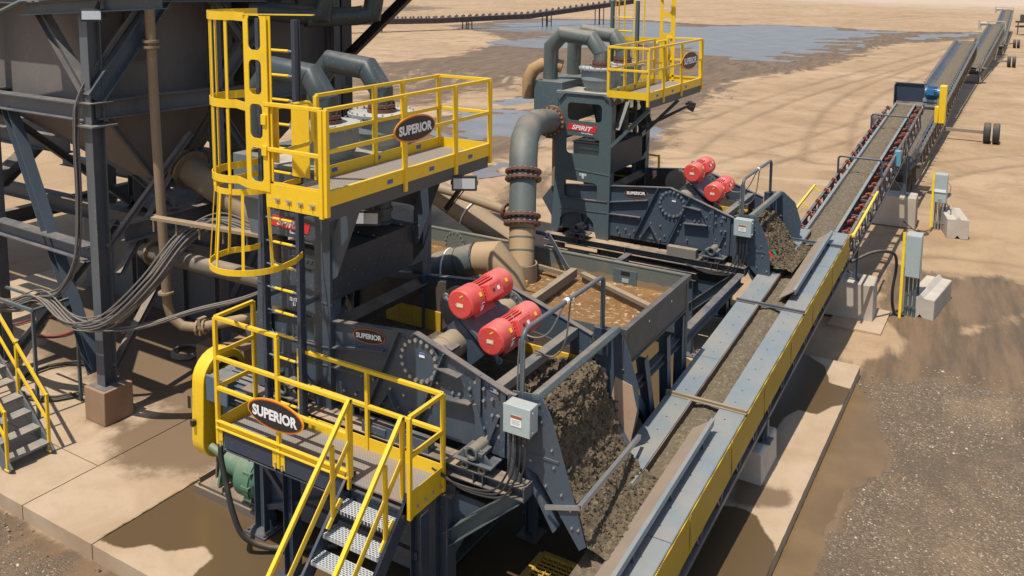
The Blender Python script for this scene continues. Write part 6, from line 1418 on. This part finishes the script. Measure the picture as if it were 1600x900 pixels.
# long overland conveyor behind the pond
t = thing('overland_conveyor', (-70,110,-.2), 'long low dark overland conveyor on legs crossing the sand at the top of the scene', 'conveyor')
pts = [V((-88,71,1.9)),V((-80,89.5,1.6)),V((-74.4,102.5,1.45)),V((-67.8,118,1.75)),V((-59,138.4,3.8))]
m = MB(); m3 = m; lg = MB()
DT = paint('purple_brown_steel', (.055,.036,.034), .7, dust=.25)
for a, b in zip(pts, pts[1:]):
    n = max(1, int((b-a).length/1.2)); d = (b-a).normalized(); s = d.cross(V((0,0,1))).normalized()
    m.bar(a-V((0,0,.25)),b-V((0,0,.25)),1.2,.75); 
    for k in range(n):
        p = a.lerp(b,(k+.5)/n)
        m3.bar(p-s*.75+V((0,0,.05)),p-s*.65+V((0,0,.42)),.45,.10,d,1); m3.bar(p+s*.75+V((0,0,.05)),p+s*.65+V((0,0,.42)),.45,.10,d,1)
    n = max(1, int((b-a).length/9))
    for k in range(n):
        p = a.lerp(b,(k+.3)/n)
        for o in (0,1.0):
            for e in (-.5,.5): q = p + d*o + s*e; lg.bar(q,(q.x,q.y,-.2),.12,.12,(1,0,0))
        q = p + s*.5; lg.bar((q.x,q.y,.6),(q.x+d.x,q.y+d.y,.6),.08,.08)
m.build1('truss', [DT, paint('grey_violet', (.10,.085,.085), .6)], t); lg.build('leg', DT, t)

# ------------------------------------------------------------------ hopper plant at the left
def hopper_plant():
    t = thing('support_tower', (-13.66,8.95,0), 'dark braced steel column frame on tan pedestals carrying the big hopper at the left edge', 'steel frame')
    cols = [(-13.66,8.9,.60),(-13.45,11.3,.3),(-16.9,8.9,.3),(-16.9,11.9,0),(-13.4,14.6,0),(-16.9,14.6,0),(-19.5,8.9,0),(-19.5,13,0)]
    for k, (x, y, z) in enumerate(cols):
        m = MB(); m.ibeam((x,y,z),(x,y,9.6),.20,.20,.018,(1,0,0)) if k else m.ibeam((x,y,z),(x,y,9.6),.22,.25,.018,(0,1,0))
        m.box(x-.22,x+.22,y-.22,y+.22,z,z+.03)
        if k == 0: m.box(x-.26,x+.3,y-.24,y+.24,5.28,5.31); m.box(x-.2,x+.24,y-.22,y+.22,5.68,5.70)
        m.build('column', WCOL if k == 0 else DIRTY, t)
    bm = lambda a, b, w_=.24, h=.34, mat=DIRTY: MB().ibeam(a, b, w_, h, .018).build('beam', mat, t)
    z = 5.50
    bm((-13.66,8.9,z),(-20.5,8.9,z),.24,.30,STEEL); bm((-13.62,8.9,z+.05),(-13.4,11.3,z+.05),.24,.32); bm((-13.4,11.3,z),(-13.45,15.0,z)); bm((-16.9,8.9,z),(-16.9,17,z))
    bm((-13.8,8.85,3.0),(-20.5,8.85,3.1),.24,.26,STEEL); bm((-13.7,9.4,3.25),(-13.5,16,3.25)); bm((-13.6,11.4,2.6),(-20,11.4,2.6)); bm((-13.5,14.6,2.9),(-20,14.6,2.9)); bm((-13.6,10.4,3.6),(-19,12.9,3.5),.2,.24); bm((-13.6,12.4,3.2),(-12.0,13.4,3.1),.2,.2)
    z = 8.15
    bm((-12.9,8.75,z),(-21,8.75,z),.3,.36); bm((-13.5,8.9,8.2),(-11.3,14,8.2),.3,.36); bm((-12.9,8.75,8.5),(-21,8.75,8.5),.12,.14,PALE); bm((-13.5,11.3,8.2),(-11.0,17,8.2))
    for a, b in (((-14,12.2,2.3),(-24,12.2,2.3)),((-14,13.6,3.6),(-26,13.6,3.6)),((-14,15.8,2.0),(-26,15.8,2.0)),((-16.9,9,3.9),(-24,15,3.9)),((-19.5,9,2.4),(-19.5,17,2.4)),((-17,10.5,4.3),(-25,10.5,4.3))): bm(a, b, .24, .32)
    for x, y in ((-22.5,10.5),(-22.5,15),(-25.5,12.5),(-20.5,16)): MB().ibeam((x,y,0),(x,y,9.6),.3,.3,.02,(1,0,0)).build('column', DIRTY, t)
    bm((-11.6,8.78,7.44),(-15.2,8.72,7.24),.26,.22,STEEL); bm((-15.2,8.9,7.42),(-22,8.9,7.42),.2,.2); bm((-13.5,9.0,7.5),(-13.0,12.2,7.45),.2,.22); MB().bar((-11.3,8.6,7.58),(-15.0,8.55,7.40),.10,.03).bar((-15.0,8.55,7.40),(-16.6,8.6,6.95),.10,.03).build('beam', PALE, t)
    br = lambda a, b, w_=.17, h=.19, mat=DIRTY: MB().ibeam(a, b, w_, h, .015).build('brace', mat, t)
    br((-13.6,8.85,5.75),(-13.3,10.6,8.1),.26,.30,STEEL); br((-13.45,12.8,5.65),(-13.3,10.7,8.0)); br((-13.7,8.85,5.8),(-15.6,8.85,7.9)); br((-13.45,11.3,5.7),(-13.3,13.4,8.1),.22,.26)
    br((-16.35,8.95,5.35),(-14.0,8.9,.75),.20,.20,STEEL); br((-13.6,9.0,3.1),(-13.45,10.7,4.9),.10,.10); br((-13.5,9.1,2.6),(-14.6,11.4,4.2),.12,.12); br((-14.5,11.3,4.1),(-13.45,11.3,5.3),.13,.13)
    br((-13.6,9.0,.9),(-14.6,12,3.4),.13,.13); br((-13.45,11.2,.9),(-13.4,14.6,5.2),.14,.14); br((-13.4,14.6,.5),(-13.45,11.4,5.2),.14,.14); br((-16.9,9,.3),(-16.9,14.6,5.3),.14,.14); br((-16.9,14.6,.3),(-16.9,9,5.3),.14,.14); br((-19.5,9,5.3),(-17,8.95,.3),.14,.14); br((-17.0,14.6,5.3),(-13.5,14.6,.3),.14,.14)
    # long dark brace rising to the right behind the cyclones
    br((-13.7,15.0,5.75),(-10.9,15.0,8.0),.16,.20,BLACK); MB().ibeam((-13.72,15.2,0),(-13.72,15.2,9.6),.34,.34,.02,(1,0,0)).build('column', BLACK, t)
    p = MB(); p.box(-13.95,-13.38,8.63,9.2,0,.62); tag(p.build('pedestal', PEDM, bevel=.015), 'square tan concrete pedestal under the nearest dark column', 'pedestal')
    p = MB(); p.box(-13.85,-13.1,10.95,11.75,0,.55); tag(p.build('pedestal', PEDM, bevel=.015), 'dim concrete pedestal under the column right of the drain pipe', 'pedestal')
    tag(MB().box(-12.35,-11.75,10.3,10.95,0,1.15).build('pedestal', PEDM, bevel=.02), 'tall brown concrete pedestal under the elbow valve beside the yellow rail', 'pedestal')
    # hopper body
    h = thing('hopper', (-15,11.4,4), 'huge dusty dark hopper tapering to a point inside the braced steel frame at the left', 'hopper')
    x0,x1,y0,y1 = -17.6,-13.95,9.25,12.2; zt, zm = 9.4, 5.45; tip = (-14.95,11.1,3.85)
    m = MB(); vs = [(x0,y0,zt),(x1,y0,zt),(x1,y1,zt),(x0,y1,zt),(x0,y0,zm),(x1,y0,zm),(x1,y1,zm),(x0,y1,zm)]; q = [(tip[0]+a*.35,tip[1]+b*.35,tip[2]) for a, b in ((-1,-1),(1,-1),(1,1),(-1,1))]
    m.add(vs+q, [(0,4,5,1),(1,5,6,2),(2,6,7,3),(3,7,4,0),(4,8,9,5),(5,9,10,6),(6,10,11,7),(7,11,8,4),(8,11,10,9)]); m.build('shell', DUSTY, h, smooth=False)
    r = MB()
    for a, b in ((5,9),(4,8),(6,10)): r.bar((vs+q)[a],(vs+q)[b],.06,.09)
    for y in (10.3,11.6): r.bar((x1+.03,y,zm),(x1+.03,y,zt),.10,.06,(1,0,0))
    r.box(x0-.05,x1+.05,y0-.06,y0,zm-.06,zm+.12); r.box(x1,x1+.06,y0,y1,zm-.06,zm+.12); r.build('stiffener', DIRTY, h)
    d = MB(); d.box(x1+.02,x1+.06,9.75,10.15,6.3,7.6)
    for z in (6.5,6.95,7.4): d.box(x1+.05,x1+.10,9.7,9.95,z-.03,z+.03)
    d.build('access_door', paint('door_grey', (.085,.075,.065), .7, dust=.5, streak=.5, grimec=(.16,.11,.06)), h)
    h2 = thing('hopper', (-15,16,4), 'second dark hopper shell filling the space behind the ladder cage and big hopper', 'hopper')
    m = MB(); X0,X1,YA,YB = -18.2,-14.0,12.7,15.5; tp = (-15.8,14.1,3.7)
    vs = [(X0,YA,9.4),(X1,YA,9.4),(X1,YB,9.4),(X0,YB,9.4),(X0,YA,5.6),(X1,YA,5.6),(X1,YB,5.6),(X0,YB,5.6)]; q = [(tp[0]+a*.4,tp[1]+b*.4,tp[2]) for a, b in ((-1,-1),(1,-1),(1,1),(-1,1))]
    m.add(vs+q, [(0,4,5,1),(1,5,6,2),(2,6,7,3),(3,7,4,0),(4,8,9,5),(5,9,10,6),(6,10,11,7),(7,11,8,4),(8,11,10,9)]); m.build('shell', DUSTY, h2, smooth=False)
    r = MB()
    for y in (13.2,14.1,15.0): r.bar((X1+.03,y,5.6),(X1+.03,y,9.4),.12,.08,(1,0,0))
    r.box(X1,X1+.08,YA,YB,5.5,5.72); r.build('stiffener', DIRTY, h2)
    rf = thing('shade_deck', (-17,13,9.65), 'unseen steel deck added over the hopper frame to shade it, above the top edge of the scene', 'deck')
    MB().box(-28,-12.6,8.6,20.5,9.66,9.72).build('plate', DIRTY, rf)  # out-of-view deck plate, added to shade the hopper and the ground behind it
    sp = thing('sump_box', (-17.5,13.5,0), 'low dark steel sump box in the shade behind the left columns', 'steel box')
    MB().box(-20,-15.2,12.6,15.6,0,1.9).build('tank', DIRTY, sp, bevel=.02); MB().box(-20.05,-15.15,12.55,15.65,1.9,1.98).build('rim', DIRTY, sp)
    for x in (-19,-17.6,-16.2): MB().box(x-.05,x+.05,12.5,12.6,0,1.9).build('rib', DIRTY, sp)
    # lamp on the upper beam
    floodlight((-13.05,8.55,7.20), (.6,-.7,.1), (-13.05,8.7,7.42), 'grey floodlight under the top beam of the hopper frame')
    # dark pipework at the top
    pp = thing('upper_pipes', (-12,14,8), 'dark elbows and pipes hanging at the very top behind the ladder cage', 'pipe')
    MB().tube([(-13.2,11.9,7.2),(-12.72,13.0,7.06),(-12.42,13.2,7.10),(-12.34,13.2,7.4),(-12.34,13.2,9.0)],.20,20).build('pipe', PIPED, pp)
    MB().tube([(-12.7,13.0,7.0),(-12.2,14.0,7.02),(-11.95,14.2,7.08),(-11.88,14.2,7.4),(-11.88,14.2,9.0)],.20,20).build('pipe', PIPED, pp)
    MB().tube([(-13.3,10.6,7.75),(-11.6,14.6,7.6)],.12,14).build('pipe', PIPED, pp)
    f = MB()
    for c, d in (((-13.0,11.3,7.7),(.4,.9,0)),((-12.2,13.1,7.65),(.4,.9,0)),((-13.1,12.15,7.17),(.4,.9,-.1)),((-10.2,15.5,7.75),(.4,.9,0))): f.flange(c,d,.2,.05,16,0,0,10)
    f.build('flange', paint('dark_red_flange', (.13,.03,.025), .6, dust=.3), pp)
    MB().tube([(-11.6,14.6,7.65),(-9.7,16.4,7.8)],.15,16).build('pipe', PIPED, pp)
hopper_plant()
# cable bundles sagging across the frame
def bundle(pts, n, r, label, spread=.05, mat=CABLE):
    m = MB(); random.seed(len(label))
    for k in range(n):
        o = V((random.uniform(-1,1)*spread, random.uniform(-1,1)*spread, random.uniform(-1,1)*spread)); e = random.uniform(-.08,.08)
        m.tube(spline([V(p)+o+V((0,0,e*math.sin(math.pi*i/(len(pts)-1)))) for i, p in enumerate(pts)], 6), r*random.uniform(.8,1.2), 6)
    tag(m.build('cable_bundle', mat), label, 'cables', 'sagging cable bundles')
bundle([(-17.5,8.3,1.95),(-15.9,8.35,1.80),(-14.9,8.5,2.12),(-14.1,8.5,1.85),(-13.5,8.5,1.88),(-12.9,8.6,2.15),(-12.3,8.9,2.8),(-12.05,9.4,3.45),(-11.7,9.8,3.7),(-10.9,9.9,3.6),(-9.9,9.9,3.55)], 15, .016, 'big grey brown cable bundle sagging past the nearest dark column and rising towards the ladder', .11)
bundle([(-17,8.35,1.7),(-15.6,8.4,1.75),(-15.0,8.5,2.1),(-14.4,8.55,2.3),(-13.95,8.62,3.0),(-13.85,8.66,4.0),(-13.82,8.66,5.2),(-13.75,8.75,5.9),(-13.55,9.4,6.9),(-13.4,10.2,7.9)], 8, .014, 'upright cable bundle strapped to the front of the nearest dark column', .045)
bundle([(-13.4,8.6,1.80),(-12.6,8.8,1.95),(-11.8,9.3,2.25),(-11.0,9.7,2.5),(-10.2,9.9,2.9)], 4, .016, 'thin brown cable bundle rising to the right below the big sagging one', .04)
m = MB(); m.bar((-12.6,9.2,3.75),(-9.4,9.9,3.62),.14,.05)
for k in range(8): p = V((-12.6,9.2,3.75)).lerp(V((-9.4,9.9,3.62)),k/7); m.bar(p,p-V((0,0,.25)),.025,.025)
tag(m.build('cable_tray', PIPET), 'thin dusty cable tray bar above the cable bundle left of the ladder', 'cable tray')
def coil(c, r, n, mat, label, cat='hose'):
    pts = [];
    for k in range(n*18):
        a = 2*math.pi*k/18; rr = r*(1-.05*random.random()) - .012*(k//18); pts.append((c[0]+rr*math.cos(a), c[1]+rr*.9*math.sin(a), c[2]+.02+.018*(k//18)))
    tag(MB().tube(pts,.022,7).build('hose_coil' if cat == 'hose' else 'cable_coil', mat), label, cat)
coil((-14.6,11.3,.02), .32, 5, CABLE, 'coil of grey hose on the shaded concrete left of the pedestal')
coil((-15.6,9.2,.02), .85, 4, RUBBER, 'loops of black cable lying on the concrete behind the left stair', 'cable')
tag(MB().tube(spline([(-20.5,10.0,.05),(-19.16,10.19,.05),(-18.97,10.74,.05),(-18.55,11.09,.05),(-18.1,11.3,.05),(-17.7,11.0,.05),(-17.6,10.5,.05),(-17.99,10.2,.05),(-18.4,10.3,.05),(-18.55,10.6,.05)], 8), .03, 8).build('hose', REDHOSE), 'dark red hose curling on the shaded concrete left of the nearest column', 'hose')
# left stair
def left_stair():
    t = thing('stair', (-13.5,7.35,0), 'grey steel stair with plain treads and two yellow handrails at the bottom left', 'stairs')
    ya, yb = 6.98, 7.66; n = 11; run, rise = .235, .205; x0 = -13.40
    for y in (ya, yb): MB().bar((x0+.02,y,.0),(x0-run/rise*2.35,y,2.35),.03,.24,(0,0,1)).build('stringer', STEELG, t)
    for k in range(1, n+1): MB().box(x0-run*k-.02,x0-run*k+.24,ya+.015,yb-.015,rise*k-.035,rise*k).build('tread', paint('tread_grey', (.16,.18,.18), .6, dust=.6), t)
    for y in (ya, yb):
        sl = rise/run
        MB().bar((x0-.03,y,.98),(x0-2.6,y,.98+2.57*sl),.045,.045,(0,0,1)).build('handrail', YEL, t, bevel=.004)
        MB().bar((x0-.03,y,.55),(x0-2.6,y,.55+2.57*sl),.038,.038,(0,0,1)).build('mid_rail', YEL, t, bevel=.004)
        for x in (x0-.03,x0-.85,x0-1.9): MB().bar((x,y,(x0-x)*sl+.02),(x,y,(x0-x)*sl+1.0),.045,.045,(0,1,0)).box(x-.06,x+.06,y-.03,y+.03,max(0,(x0-x)*sl)+.005,max(0,(x0-x)*sl)+.03).build('post', YEL, t, bevel=.004)
    g = thing('pipe_rack', (-14.7,8.2,0), 'thin grey square tube rack standing behind the left stair under the cables', 'rack')
    MB().bar((-14.65,8.2,0),(-14.65,8.2,2.0),.05,.05,(0,1,0)).bar((-14.65,8.2,2.0),(-16.2,8.2,2.0),.05,.05).bar((-14.65,8.2,2.0),(-14.65,9.0,2.0),.05,.05).bar((-16.2,8.2,2.0),(-16.2,8.2,0),.05,.05).bar((-14.65,8.6,2.0),(-16.2,8.6,2.0),.04,.04).bar((-15.1,8.2,2.0),(-15.1,9.0,2.0),.04,.04).bar((-14.65,9.0,0),(-14.65,9.0,2.0),.05,.05).build('tube', STEELG, g)
left_stair()
